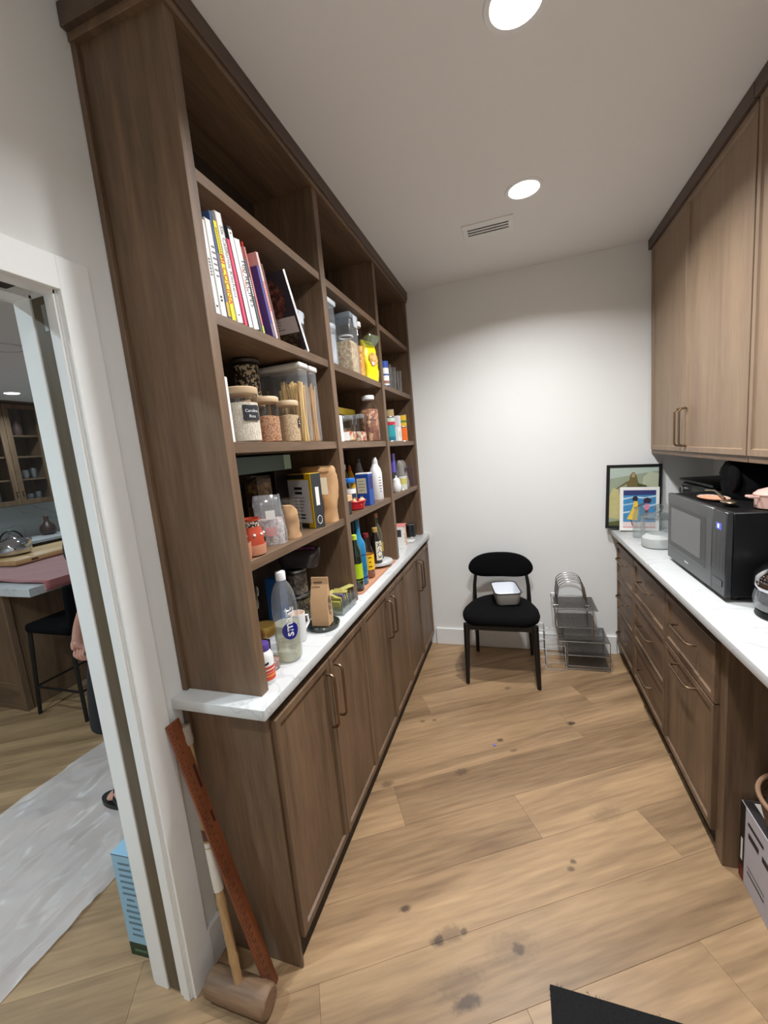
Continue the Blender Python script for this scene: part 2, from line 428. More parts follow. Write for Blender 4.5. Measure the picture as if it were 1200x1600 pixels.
struct('trim_4', S().box(-0.473, -0.459, -2.352, -2.27, 0.0, 2.09, 0.001).box(-0.473, -0.459, -3.55, -2.352, 2.012, 2.09, 0.001), TRIM)
dr = struct('door_1', S().box(-0.409, -0.363, -2.3535, -1.55, 0.006, 2.01, 0.002), wood('pocket_door_wood', (74, 64, 48), (98, 85, 66), 'Z', 1.0, 0.5))
mk('edge_pull', S().box(-0.378, -0.366, -2.3545, -2.3532, 1.93, 1.99, 0.0004), STEEL, dr)
struct('baseboard_back', S().box(0.0, 1.30, -0.015, 0.0, 0, 0.135, 0.003), TRIM)
struct('baseboard_left', S().box(XL, XL + 0.014, -2.274, -2.208, 0, 0.14, 0.003), TRIM)
struct('baseboard_kitchen', S().box(-0.473, -0.459, -2.268, 0.0, 0, 0.14, 0.003), TRIM)
struct('baseboard_right', S().box(XR - 0.015, XR, -2.68, -1.56, 0, 0.135, 0.003), TRIM)

# ------------------------------------------------------------------ lamps
LENS_P = mat('lamp_lens_warm', (255, 250, 242), 0.5, emit=12)
LENS_K = mat('lamp_lens_cool', (232, 246, 255), 0.5, emit=12)
def downlight(x, y, z, lens, label, group, k=1.0):
    t = thing('recessed_downlight', label, 'light', (x, y, z), 0, group)
    mk('trim_ring', S().lathe([(0.066, -0.001), (0.068, -0.004), (0.082, -0.004), (0.085, 0.0)], 32, cap=(False, False)), WHITE, t)
    mk('lens', S().lathe([(0.0, -0.0025), (0.066, -0.0025)], 32, cap=(False, False)), lens, t)
    ld = D.lights.new('lamp', 'AREA'); ld.shape = 'DISK'; ld.size = 0.125; ld.spread = SPREAD
    ld.energy = k * (LAMP_PANTRY if lens is LENS_P else LAMP_KITCHEN)
    ld.color = (0.975, 0.985, 1.0) if lens is LENS_P else (0.74, 0.91, 1.0)
    lo = D.objects.new('lamp', ld); COL.objects.link(lo); lo.parent = t; lo.location = (0, 0, -0.006)
names_p = ['round recessed ceiling light in the pantry, the one next to the air vent', 'round recessed ceiling light at the top edge of the photo', 'round recessed ceiling light above the pantry entrance', 'added unseen ceiling light by the front wall of the pantry']
for (x, y, k), lb in zip(PANTRY_LAMPS, names_p): downlight(x, y, CEIL, LENS_P, lb, 'pantry downlights', k)
names_k = ['recessed kitchen ceiling light in front of the glass cabinets', 'recessed kitchen ceiling light above the plastic sheet', 'added unseen kitchen ceiling light nearest the doorway', 'recessed kitchen ceiling light above the island']
for (x, y, k), lb in zip(KITCHEN_LAMPS, names_k): downlight(x, y, KCEIL, LENS_K, lb, 'kitchen downlights', k)
t = thing('ceiling_speaker', 'flat round white ceiling speaker in the kitchen seen through the doorway', 'speaker', (-2.85, -0.93, KCEIL))
mk('rim', S().lathe([(0.115, -0.001), (0.118, -0.006), (0.13, -0.006), (0.133, 0)], 32, cap=(False, False)), mat('speaker_rim', (200, 198, 196), .5), t)
mk('grille', S().lathe([(0.0, -0.004), (0.115, -0.004)], 32, cap=(False, False)), CEILM, t)

t = thing('ceiling_vent', 'white rectangular ceiling air vent with dark slots', 'vent', (0.58, -0.64, CEIL))
mk('frame', S().box(-.13, .13, -.082, -.045, -.006, 0, .001).box(-.13, .13, .05, .082, -.006, 0, .001).box(-.13, -.105, -.045, .05, -.006, 0, .001).box(.105, .13, -.045, .05, -.006, 0, .001), TRIM, t)
mk('duct_opening', S().box(-.105, .105, -.045, .05, -.0012, -.0004), mat('vent_dark', (52, 52, 66), .8), t)
for k in range(4): mk('louver', S().box(-.105, .105, -.04 + .028 * k - .006, -.04 + .028 * k + .006, -.006, -.002, .0005), TRIM, t)

# ------------------------------------------------------------------ cabinetry
def shaker(s, M, w, h, t=0.02, fr=0.024, rec=0.008):
    """slim framed front: local x width, y height, z outward (0 back .. t face)"""
    o = [(-w / 2, -h / 2), (w / 2, -h / 2), (w / 2, h / 2), (-w / 2, h / 2)]
    def inset(d): return [(x - math.copysign(d, x), y - math.copysign(d, y)) for x, y in o]
    rings = [(o, 0), (o, t - .0015), (inset(.0015), t), (inset(fr), t), (inset(fr + .0015), t - rec * .5), (inset(fr + .004), t - rec)]
    s.loft([[(x, y, z) for x, y in p] for p, z in rings], (True, True), True, M)
    return s
def pull(parent, M, L=0.2, out=0.032, r=0.0052, name='handle'):
    """bar pull along local x, standing out along local z"""
    c = 0.018; pts = [(-L / 2, 0, 0)]
    pts += [(-L / 2, 0, out - c)] + [(-L / 2 + c - c * math.cos(a), 0, out - c + c * math.sin(a)) for a in (PI / 8, PI / 4, 3 * PI / 8, PI / 2)]
    pts += [(L / 2 - c + c * math.sin(a), 0, out - c + c * math.cos(a)) for a in (0, PI / 8, PI / 4, 3 * PI / 8)] + [(L / 2, 0, out - c), (L / 2, 0, 0)]
    return mk(name, S().tube([tuple(M @ Vector(p)) for p in pts], r, 8), BRASS, parent)

# left base cabinets: three two-door units, 0.32 m deep
LB = [(-2.195, 'long row base cabinet nearest the doorway, with the exposed side panel'), (-1.475, 'middle base cabinet of the row under the open shelves'), (-0.755, 'base cabinet under the open shelves nearest the back wall')]
for i, (y0, lb) in enumerate(LB):
    t = thing('base_cabinet', lb, 'cabinet', (-0.03, y0, 0), 0, 'base cabinets under the open shelves')
    w = 0.72
    mk('body', S().box(-.288, 0, .002, w - .002, .1, .876), OAK_SHADE, t, False)
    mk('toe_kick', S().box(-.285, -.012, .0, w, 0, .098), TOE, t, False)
    for k in range(2):
        yc = .18 + .36 * k
        d = mk('door', shaker(S(), frame((0, yc, .475), *FX), .356, .74), WZ, t)
        yh = .36 - .036 if k == 0 else .36 + .036
        pull(d, frame((.02, yh, .70), (0, 0, 1), (0, 1, 0)) @ Matrix.Diagonal((1, 1, -1, 1)) if False else frame((.02, yh, .70), (0, 0, 1), (0, -1, 0)), .205)
    if i == 0:
        mk('side_panel', S().box(-.2885, .004, -.010, .0, 0, .878, .001), WZ, t, False)
        mk('scribe_strip', S().box(-.2885, -.270, -.022, -.010, 0, .878, .001), WZ, t, False)
    if i == 2:
        mk('filler', S().box(-.02, .002, .722, .754, 0.1, .876), WZ, t, False)
tag(mk('countertop', S().box(XL, 0.0, -2.2474, -0.001, .883, .915, .002, 2), QUARTZ), 'white quartz countertop running under the open shelves', 'countertop')

# left open shelving
XS = -0.045
su = thing('shelf_unit', 'tall brown stained oak open shelving unit with three bays on the white counter', 'shelves', (0, 0, .9155))
Z0 = -.9155
mk('side_panel', S().box(XL + .001, XS, -2.19, -2.155, .9155 + Z0, 2.63 + Z0, .001), WZ, su, False)
mk('side_panel', S().box(XL + .001, XS, -.045, -.002, .9155 + Z0, 2.63 + Z0, .001), WZ, su, False)
mk('scribe_strip', S().box(XL + .001, XL + .018, -2.202, -2.19, .9155 + Z0, 2.63 + Z0, .001), WZ, su, False)
for ya, yb in ((-1.467, -1.425), (-.757, -.715)): mk('divider', S().box(XL + .001, XS, ya, yb, .9155 + Z0, 2.63 + Z0, .001), WZ, su, False)
mk('back_panel', S().box(XL + .0005, XL + .008, -2.155, -.045, .9155 + Z0, 2.63 + Z0), OAK_SHADE, su, False)
mk('top_panel', S().box(XL + .001, XS, -2.19, -.002, 2.63 + Z0, 2.66 + Z0, .001), WY, su, False)
SHELF_Z = (2.313, 1.973, 1.638, 1.304)
for ya, yb in ((-2.155, -1.467), (-1.425, -.757), (-.715, -.045)):
    for z in SHELF_Z: mk('shelf', S().box(XL + .008, XS - .007, ya, yb, z - .030 + Z0, z + Z0, .001), WY, su, False)
mk('crown', S().box(XL + .001, -.030, -2.222, -.001, 2.648 + Z0, 2.6995 + Z0, .0015), wood('stained_oak_crown', (70, 55, 45), (98, 79, 65), 'Y', 1, .5), su, False)
mk('crown_rail', S().box(XL + .001, -.037, -2.207, -.001, 2.628 + Z0, 2.648 + Z0, .001), WY, su, False)

# right base: two three-drawer stacks and one with a drawer over a tall pull-out
XF = 1.30
def drawer_unit(y_near, y_far, rows, label, panel=False):
    w = y_far - y_near
    t = thing('drawer_cabinet', label, 'cabinet', (XF + .02, y_near, 0), 0, 'drawer cabinets under the right counter')
    mk('body', S().box(0, XR - XF - .022, .002, w - .002, .095, .876), OAK_SHADE, t, False)
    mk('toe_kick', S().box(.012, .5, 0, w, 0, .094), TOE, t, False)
    for zb, zt, hz in rows:
        d = mk('drawer', shaker(S(), frame((0, w / 2, (zb + zt) / 2), *FNX), w - .005, zt - zb), WY if zt - zb < .3 else WZ, t)
        pull(d, frame((-.02, w / 2, hz), (0, 1, 0), (0, 0, -1)) if False else frame((-.02, w / 2, hz), (0, -1, 0), (0, 0, 1)), .19)
    if panel:
        mk('side_panel', S().box(-.004, XR - XF - .022, -.055, -.001, 0, .878, .001), WZ, t, False)
R3 = [(.6, .822, .745), (.335, .594, .49), (.088, .329, .23)]
drawer_unit(-.447, -.02, R3, 'three-drawer cabinet on the right, in the corner by the back wall')
drawer_unit(-.995, -.450, R3, 'three-drawer cabinet in the middle of the right-hand run')
drawer_unit(-1.503, -.998, [(.595, .822, .735), (.088, .588, .555)], 'right cabinet with one drawer above a tall pull-out front', True)
t = thing('counter_support', 'wooden support panel under the near end of the right counter', 'panel', (XF + .03, -2.72, 0))
mk('panel', S().box(0, .5, 0, .04, 0, .882, .001), WZ, t, False)
mk('foot_rail', S().box(0.01, .49, -.004, 0, 0, .1, .001), TOE, t, False)
tag(mk('countertop', S().box(1.267, XR - .001, -2.75, -0.001, .883, .915, .002, 2), QUARTZ), 'white veined quartz countertop on the right, carrying the microwave', 'countertop')

# right upper cabinets
XU = 1.503
def upper(y_near, y_far, doors, label):
    w = y_far - y_near
    t = thing('wall_cabinet', label, 'cabinet', (XU + .02, y_near, 1.417), 0, 'wall cabinets above the right counter')
    mk('body', S().box(0, XR - XU - .022, .001, w - .001, 0, 1.225), OAK_SHADE, t, False)
    mk('light_rail', S().box(-.012, .008, .001, w - .001, -.006, .02, .001), WY, t, False)
    for (a, b, hy) in doors:
        d = mk('door', shaker(S(), frame((0, (a + b) / 2, .622), *FNX), b - a - .004, 1.204), WZ_LIT, t)
        if hy is not None: pull(d, frame((-.02, hy, .147), (0, 0, 1), (0, 1, 0)), .19)
    mk('crown', S().box(-.034, XR - XU - .022, 0, w, 1.226, CEIL - 1.418, .0015), MATS['stained_oak_crown'], t, False)
WZ_LIT = wood('stained_oak_lit_doors', (126, 104, 84), (150, 127, 103), 'Z', 1.0, .5)  # same oak with the lamplight on these doors put into its colour
upper(-1.183, -.002, [(0, .615, .585), (.615, 1.165, .65)], 'tall brown wall cabinet with two doors and paired handles by the back wall')
upper(-2.37, -1.187, [(.0, .59, .56), (.59, 1.18, .62)], 'tall brown wall cabinet cut off by the right edge of the photo')

# ------------------------------------------------------------------ chair, dish
BF = mat('black_fabric', (8, 8, 10), 0.95, var=.15, vscale=200, bump=.3, bscale=900, spec=.15)
BW = mat('black_metal', (12, 12, 13), 0.45, var=.05)
t = thing('dining_chair', 'black upholstered chair with rounded backrest against the back wall', 'chair', (.53, -.33, 0))
rings = []
def seat_ring(k, z):
    pts = []
    for i in range(40):
        a = 2 * PI * i / 40; c, s_ = math.cos(a), math.sin(a)
        x = math.copysign(abs(c) ** .62, c); y = math.copysign(abs(s_) ** .62, s_)
        w = .252 - .065 * max(0, (y + .2)) ** 1.3
        pts.append((x * w * k, y * .235 * k + (-.0), z + (.012 * (1 - abs(x)) if y < 0 else .012 * (1 - abs(x)))))
    return pts
for k, z in ((.93, .405), (.985, .412), (1.0, .43), (.985, .448), (.93, .462), (.7, .472), (.3, .476)): rings.append(seat_ring(k, z))
mk('seat', S().loft(rings), BF, t, True, 80)
# backrest: ellipse sections along a gentle arc
rings = []
for i in range(25):
    u = -1 + 2 * i / 24; x = .222 * math.sin(u * PI / 2); e = max(.02, (1 - abs(x / .2225) ** 3.2)) ** .5
    hz = .092 * max(e, .12); yy = .215 - .045 * (x / .222) ** 2
    rings.append([(x, yy + .024 * max(e, .25) * math.cos(2 * PI * k / 16) - .0 * k, .694 + hz * math.copysign(abs(math.sin(2 * PI * k / 16)) ** .75, math.sin(2 * PI * k / 16)) - .012 * (x / .222) ** 2 + .004) for k in range(16)])
mk('backrest', S().loft(rings), BF, t, True, 80)
for sx in (-1, 1):
    mk('back_post', S().tube([(sx * .19, .17, .40), (sx * .187, .185, .55), (sx * .172, .196, .66)], [.016, .013, .011], 10), BW, t)
    mk('leg', S().tube([(sx * .212, -.192, .415), (sx * .224, -.212, 0)], [.021, .0125], 12), BW, t)
    mk('leg', S().tube([(sx * .185, .17, .415), (sx * .197, .236, 0)], [.019, .0115], 12), BW, t)
mk('seat_rail', S().box(-.205, .205, -.205, -.185, .375, .41, .004).box(-.19, .19, .16, .18, .375, .41, .004).box(-.21, -.19, -.19, .17, .38, .41, .004).box(.19, .21, -.19, .17, .38, .41, .004), BW, t)

ENAM = mat('white_enamel', (228, 232, 238), .25, var=.02)
ENAMO = mat('cream_enamel', (196, 194, 188), .3, var=.08, vscale=20)
t = thing('enamel_loaf_pan', 'white enamel loaf pan with black rim on the chair seat', 'pan', (.565, -.26, .4875), .19)
def rr_(w, h, r, z): return [(x, y, z) for x, y in rrect(w, h, r, 4)]
mk('outer_wall', S().loft([rr_(.14, .215, .03, 0), rr_(.146, .222, .032, .004), rr_(.172, .262, .035, .083)], (True, False)), ENAMO, t)
mk('inner_wall', S().loft([rr_(.168, .258, .033, .083), rr_(.142, .218, .03, .008), rr_(.1, .17, .02, .006)], (False, True)), ENAM, t)
mk('rim', S().tube(rr_(.172, .262, .035, .084), .0035, 6, True), BW, t)

# ------------------------------------------------------------------ wire racks on the floor
def wire_tray(parent, x0, x1, y0, y1, z, name='tray', pitch=.0085, lip=0.0):
    s = S(); s.tube([(x0, y0, z), (x1, y0, z), (x1, y1, z), (x0, y1, z)], .003, 6, True)
    tr = mk(name, s, CHROME, parent)
    g = S(); r = .0009
    n = int((x1 - x0) / pitch)
    for i in range(1, n): x = x0 + (x1 - x0) * i / n; g.box(x - r, x + r, y0, y1, z - r, z + r)
    n = int((y1 - y0) / pitch)
    for i in range(1, n): y = y0 + (y1 - y0) * i / n; g.box(x0, x1, y - r, y + r, z - r, z + r)
    m = mk('wire_mesh', g, mat('dark_steel_mesh', (120, 122, 126), .35, 1.0), tr, False); m['kind'] = 'stuff'
    return tr
t = thing('mesh_desk_tray', 'silver wire mesh stacking tray on the floor by the drawers, lowest of the stack', 'rack', (1.075, -.15, 0))
wire_tray(t, -.175, .135, -.11, .125, .198); wire_tray(t, -.125, .135, -.115, .125, .103); wire_tray(t, -.125, .135, -.12, .125, .008)
for x, y in ((-.125, -.115), (.135, -.115), (-.125, .125), (.135, .125)): mk('leg', S().tube([(x, y, 0), (x, y, .2)], .0028, 6), CHROME, t)
g = S()
for i in range(40): x = -.125 + .26 * i / 39; g.box(x - .0008, x + .0008, -.1208, -.1192, .006, .03)
g.tube([(-.125, -.12, .03), (.135, -.12, .03)], .002, 6)
mk('front_lip', g, CHROME, t, False)
t = thing('mesh_desk_tray', 'silver wire mesh tray stacked on top of the lower mesh tray', 'rack', (1.01, -.145, .2))
wire_tray(t, -.125, .13, -.125, .125, .225); wire_tray(t, -.115, .125, -.125, .125, .103); 
for x, y in ((-.115, -.125), (.1, -.125), (-.115, .125), (.1, .125)): mk('leg', S().tube([(x, y, 0.003), (x, y, .225)], .003, 6), CHROME, t)
t = thing('pan_lid_rack', 'silver wire rack of five tall arches on top of the mesh trays', 'rack', (.985, -.145, .431))
mk('base', S().tube([(-.115, -.12, .004), (.105, -.12, .004), (.105, .12, .004), (-.115, .12, .004)], .003, 6, True).tube([(-.115, -.12, .004), (-.115, -.12, .028), (-.085, -.12, .028), (-.085, -.12, .004)], .0026, 6).tube([(-.115, .11, .004), (-.115, .11, .028), (-.085, .11, .028), (-.085, .11, .004)], .0026, 6).tube([(.105, -.12, .004), (.105, -.12, .028), (.08, -.12, .028), (.08, -.12, .004)], .0026, 6), CHROME, t)
for k in range(5):
    y = -.10 + .05 * k
    pts = [(-.085, y, .004), (-.088, y, .06), (-.08, y, .12)] + [(-.0 + .082 * math.cos(a), y, .13 + .055 * math.sin(a)) for a in [PI * (1 - j / 10) for j in range(1, 10)]] + [(.083, y, .12), (.093, y, .06), (.1, y, .004)]
    mk('arch', S().tube(pts, .0026, 6), CHROME, t)
t = thing('wire_can_rack', 'narrow silver wire rack with stepped rails beside the chair leg', 'rack', (.878, -.16, 0))
for sx in (-1, 1):
    x = .062 * sx
    mk('side_frame', S().tube([(x, -.13, .003), (x, .1, .003), (x, .12, .19), (x, -.02, .19)], .0028, 6, True), CHROME, t)
for k, (y, z) in enumerate([(-.13, .004), (-.11, .045), (-.085, .09), (-.055, .14), (-.02, .19), (.12, .19), (.1, .004), (.11, .1), (.03, .19)]):
    mk('rail', S().tube([(-.062, y, z), (.062, y, z)], .0026, 6), CHROME, t)
t = thing('wire_can_rack', 'second narrow silver wire rack, pushed half behind the chair leg', 'rack', (.779, -.125, 0))
for sx in (-1, 1):
    x = .034 * sx
    mk('side_frame', S().tube([(x, -.11, .003), (x, .1, .003), (x, .1, .22), (x, -.02, .22)], .0028, 6, True), CHROME, t)
for k, (y, z) in enumerate([(-.11, .004), (-.09, .05), (-.07, .1), (-.045, .16), (-.02, .22), (.1, .22), (.1, .1)]):
    mk('rail', S().tube([(-.034, y, z), (.034, y, z)], .0026, 6), CHROME, t)

# ------------------------------------------------------------------ things leaning by the doorway
RUL = wood('ruler_wood', (96, 50, 28), (136, 76, 44), 'Z', 1.2, .45)
t = thing('wooden_ruler', 'long reddish wooden yardstick leaning against the wall by the doorway', 'ruler', (-.085, -2.272, 0))
base = Vector((0, 0, .006)); top = Vector((-.2150, 0, .868)); ax = (top - base).normalized()
MR = frame(base + ax * .44, (0, 1, 0), ax)     # local x = width (y), y = length, z = face towards +x
s = S(); s.box(-.023, .023, -.44, .44, -.009, 0, .002, 2, MR); mk('stick', s, RUL, t)
tk = S()
for i in range(73):
    y = .43 - i * .0119; L_ = .012 if i % 2 == 0 else .006
    tk.box(-.022, -.022 + L_, y - .0006, y + .0006, .0002, .0005, 0, 1, MR)
mk('tick_marks', tk, mat('ruler_ink', (52, 24, 14), .6), t, False)
for i in range(36):
    text(str(i + 1), .012, MATS['ruler_ink'], t, MR @ Matrix.Translation((-.006, .418 - i * .0238, .0006)), 'numeral')
bars(t, MR @ Matrix.Translation((.012, .26, .0006)) @ Matrix.Rotation(PI / 2, 4, 'Z'), .12, 1, .01, .008, MATS['ruler_ink'])
bars(t, MR @ Matrix.Translation((.012, .13, .0006)) @ Matrix.Rotation(PI / 2, 4, 'Z'), .06, 1, .01, .008, MATS['ruler_ink'])

OLDW = wood('old_mallet_wood', (104, 80, 60), (140, 110, 84), 'X', 1.5, .6)
t = thing('wooden_mallet', 'old croquet-style wooden mallet with taped bamboo handle leaning by the doorway', 'mallet', (-.166, -2.322, 0))
mk('head', S().lathe([(.033, -.105), (.039, -.099), (.0395, -.07), (.040, 0), (.0395, .07), (.039, .097), (.033, .104)], 28, M=Matrix.Translation((0, 0, .041)) @ Matrix.Rotation(PI / 2, 4, 'Y')), OLDW, t)
h0, h1 = Vector((0, 0, .075)), Vector((-.130, .084, .822)); hd = h1 - h0
BAMB = wood('bamboo', (150, 116, 76), (186, 152, 108), 'Z', 1.5, .5)
def hp(f): return tuple(h0 + hd * f)
pts = []; rad = []
for i in range(33):
    f = i / 32; pts.append(hp(f)); rad.append(.0125 + (.0022 if i % 7 == 3 else 0))
mk('handle', S().tube(pts, rad, 12), BAMB, t)
mk('tape_wrap', S().tube([hp(.36), hp(.42), hp(.48), hp(.55)], [.0145, .015, .0147, .0145], 12), mat('cloth_tape', (206, 198, 186), .8, bump=.4, bscale=80), t)
mk('collar', S().tube([hp(.56), hp(.60)], .0146, 12), mat('collar_dark', (86, 50, 34), .6), t)
mk('grip', S().tube([hp(.93), hp(.95), hp(.97), hp(1.003)], [.016, .0175, .016, .017], 12), mat('grip_cloth', (150, 136, 122), .8, bump=.4, bscale=60), t)

MATB = mat('black_mat_pile', (14, 14, 15), .95, var=.3, vscale=220, bump=.9, bscale=500)
s = S(); s.box(.704, 1.32, -2.66, -2.062, 0.0005, .012, .003)
rnd = random.Random(5)
tm = tag(mk('door_mat', s, MATB), 'black fibre door mat on the oak floor at the bottom edge', 'mat')
g = S()
for i in range(2600):
    x, y = rnd.uniform(.702, 1.35), rnd.uniform(-2.4, -2.058); a = rnd.uniform(0, 6.28); l = .004
    g.faces([(x, y, .010), (x + .0016, y, .010), (x + l * math.cos(a), y + l * math.sin(a), .017)], [(0, 1, 2)])
m_ = mk('mat_fibres', g, MATB, tm, False); m_['kind'] = 'stuff'
tag(mk('bottle_cap', S().lathe([(.007, .0002), (.008, .002), (.0075, .004), (.0, .0045)], 12, (.503, -1.098)), mat('violet_bit', (120, 120, 190), .5)), 'tiny violet cap lying on the floorboards in front of the chair', 'cap')

# ------------------------------------------------------------------ builders for pantry goods
def jar(name, label, cat, loc, r, h, fill, content, lid, lid_h=.018, lid_r=None, group=None, neck=None, wall=None, square=False, n=28, shoulder=.0):
    t = thing(name, label, cat, loc, random.uniform(-.4, .4) if not square else 0, group)
    bh = h - lid_h * .6
    nr = neck or r * .97
    prof = [(r * .9, 0), (r, r * .1), (r, bh - shoulder - .012), (nr, bh - (shoulder * .4 if shoulder else .006)), (nr, bh)]
    mk('glass_body', S().lathe(prof, n, cap=(True, False)), wall or GLASS, t)
    if content is not None:
        ri = r * .94; fh = max(.012, bh * fill)
        hi = min(fh, bh - shoulder - .014)
        pr = [(ri * .9, .003), (ri, r * .1 + .002), (ri, hi)]
        if fh > hi + .004: pr.append((ri * .9, fh))
        pr += [(ri * .5, pr[-1][1] + .004), (0, pr[-1][1] + .006)]
        mk('contents', S().lathe(pr, n), content, t)
    if lid is not None:
        lr = lid_r or nr * 1.04
        mk('lid', S().lathe([(lr * .97, h - lid_h), (lr, h - lid_h * .85), (lr, h - lid_h * .15), (lr * .95, h), (lr * .4, h + .0005)], n), lid, t)
    return t
def can(name, label, cat, loc, r, h, body, ends, group=None, band=None, rz=0.0):
    t = thing(name, label, cat, loc, rz, group)
    mk('body', S().lathe([(r, .003), (r, h - .003)], 24, cap=(True, True)), body, t)
    mk('rim', S().lathe([(r * 1.0, 0), (r * 1.03, .0015), (r * 1.0, .004)], 24, cap=(True, False)).lathe([(r, h - .004), (r * 1.03, h - .0015), (r * .98, h), (r * .9, h - .002)], 24, cap=(False, True)), ends, t)
    if band: 
        for z0, z1, m in band: mk('label_band', S().lathe([(r * 1.005, z0), (r * 1.005, z1)], 24, cap=(False, False)), m, t)
    return t
def carton(name, label, cat, loc, sx, sy, h, m, rz=0.0, group=None, bev=.0012):
    t = thing(name, label, cat, loc, rz, group)
    mk('box', S().box(-sx / 2, sx / 2, -sy / 2, sy / 2, 0, h, bev), m, t, False)
    return t
def bag_rings(w, d, h, levels=14, n=24, pinch=.06, top_w=1.0, seed=0, crumple=.006, bulge=.5, square=.6):
    rings = []
    for j in range(levels + 1):
        f = j / levels
        dd = d * (1 - pinch - (1 - pinch) * 0) if False else d * (pinch + (1 - pinch) * max(0.0, 1 - f ** (2.2 + bulge * 3)) ** .7)
        ww = w * (1 - (1 - top_w) * f) * (1 - .05 * math.sin(PI * f) * -1)
        ring = []
        for i in range(n):
            a = 2 * PI * i / n; c, s_ = math.cos(a), math.sin(a)
            x = .5 * ww * math.copysign(abs(c) ** square, c); y = .5 * dd * math.copysign(abs(s_) ** square, s_)
            pz = Vector((x * 13 + seed, y * 13, f * h * 13 + seed * 3)); nv = (1.3 * mnoise.noise(pz) + .9 * (.35 - abs(mnoise.noise(pz * 2.7 + Vector((4, 1, 7)))))) * crumple
            ring.append((x + nv * c, y + nv * s_, f * h + nv * .4 * (0 if j == 0 else 1)))
        rings.append(ring)
    return rings

STEM = mat('light_bamboo_lid', (196, 170, 136), .5, var=.06)
RICE = grains('rice', [(232, 222, 204), (240, 232, 216), (222, 210, 188)], 330, .6, (1, 1, .5))
REDGR = grains('farro', [(176, 122, 82), (198, 146, 104), (156, 96, 66), (206, 166, 128)], 260)
TANGR = grains('barley', [(206, 178, 140), (220, 194, 158), (188, 154, 116)], 280)
BEANS = grains('black_eyed_seeds', [(30, 26, 24), (226, 214, 186), (48, 42, 38), (204, 188, 150)], 130)
NUTS = grains('mixed_nuts', [(150, 96, 66), (186, 132, 96), (112, 66, 46), (206, 164, 126), (132, 80, 60)], 62)
CANDY = grains('wrapped_sweets', [(206, 96, 60), (220, 186, 120), (196, 150, 110), (120, 60, 40), (230, 214, 190)], 50)
NOODLE = grains('short_noodles', [(222, 196, 150), (206, 176, 126), (232, 210, 170), (192, 156, 108)], 95)
CHEESEB = grains('orange_puffs', [(236, 170, 74), (222, 148, 54), (244, 190, 104)], 75)
GREYST = grains('flour_bag_folds', [(208, 206, 208), (190, 190, 196), (226, 224, 224)], 30)
CHIPS = grains('chip_mix', [(224, 178, 96), (206, 150, 70), (238, 200, 120)], 60)
TEAL = grains('loose_tea', [(62, 56, 44), (92, 84, 60), (44, 40, 34), (120, 104, 70)], 140)
DRKPASTA = grains('dark_pasta', [(118, 88, 56), (84, 62, 42), (150, 118, 78), (58, 44, 34)], 60)
WBEANS = grains('white_beans', [(236, 228, 222), (206, 196, 190), (226, 210, 206), (196, 160, 160)], 130)
def flat(name, c, r=.55): return mat(name, c, r, var=.03)
YEL = flat('book_yellow', (240, 222, 30)); PINK = flat('book_pink', (214, 64, 100)); BLUE = flat('book_blue', (66, 92, 140)); RED = flat('book_red', (216, 44, 34))
PAPER = mat('page_block', (226, 216, 198), .8, var=.06, vscale=300)
BWHITE = flat('book_white', (236, 234, 230)); BBLACK = flat('book_black', (34, 36, 38)); BPURP = flat('book_mauve', (110, 98, 120)); BBROWN = flat('book_brown', (120, 84, 74)); BGREY = flat('book_grey', (88, 92, 96)); BROSE = flat('book_rose', (226, 140, 134)); CREAM = flat('cream_print', (214, 206, 176)); GREENP = flat('lime_print', (176, 204, 60)); NAVY = flat('navy_print', (44, 44, 110))

# ------------------------------------------------------------------ bay 1, book shelf (z 1.973)
def book(label, y, th, h, depth, lean, cover, group='cookbooks on the upper shelf', spine=None, x=-.056, lettering=None, name='book'):
    """y = where the near lower edge of the spine stands; lean = tilt of the top towards -y (radians)"""
    th *= .9
    t = thing(name, label, 'book', (x, y, 1.9735), 0, group)
    Mx = Matrix.Rotation(lean, 4, 'X')
    lift = th * math.sin(lean) * 0
    def P(s_): 
        return s_
    c = .0022
    mk('cover', S().box(-depth, 0, 0, c, 0, h, 0, 1, Mx).box(-depth, 0, th - c, th, 0, h, 0, 1, Mx).box(-c, 0, 0, th, 0, h, .0007, 1, Mx), cover, t, False)
    mk('pages', S().box(-depth + .003, -c, c, th - c, .003, h - .003, 0, 1, Mx), PAPER, t, False)
    Ms = Mx @ frame((.0004, th / 2, h / 2), *FX)
    if spine:
        for (z0, z1, m) in spine: quad('spine_panel', t, Ms @ Matrix.Translation((0, (z0 + z1) / 2 * h - h / 2, 0)), th * .96, (z1 - z0) * h, m)
    if lettering:
        for body, size, pos, m, off in lettering:
            if body.startswith('#'):      # print too small to read: a row of short strokes
                n_ = int(body[1:]); sk_ = S()
                for q_ in range(n_): sk_.faces([((q_ - n_ / 2) * size * .62, -size * .3, 0), ((q_ - n_ / 2) * size * .62 + size * .36, -size * .3, 0), ((q_ - n_ / 2) * size * .62 + size * .36, size * .3, 0), ((q_ - n_ / 2) * size * .62, size * .3, 0)], [(0, 1, 2, 3)], Ms @ Matrix.Translation((off, pos * h - h / 2, .0004)) @ Matrix.Rotation(-PI / 2, 4, 'Z'))
                mk('small_print', sk_, m, t, False); continue
            text(body, size, m, t, Ms @ Matrix.Translation((off, pos * h - h / 2, .0004)) @ Matrix.Rotation(-PI / 2, 4, 'Z'))
    return t
L_ = .10
book('white paperback at the left end of the cookbook row, by the shelf side', -2.138, .020, .225, .19, L_ * .55, BWHITE, lettering=[('#6', .012, .5, GREYINK, 0), ('#1', .012, .08, INK, 0)])
b2 = book('white hardback with several short lines of grey lettering on its spine', -2.1165, .026, .235, .2, L_ * .72, BWHITE, lettering=[('#2', .014, .18, INK, 0)])
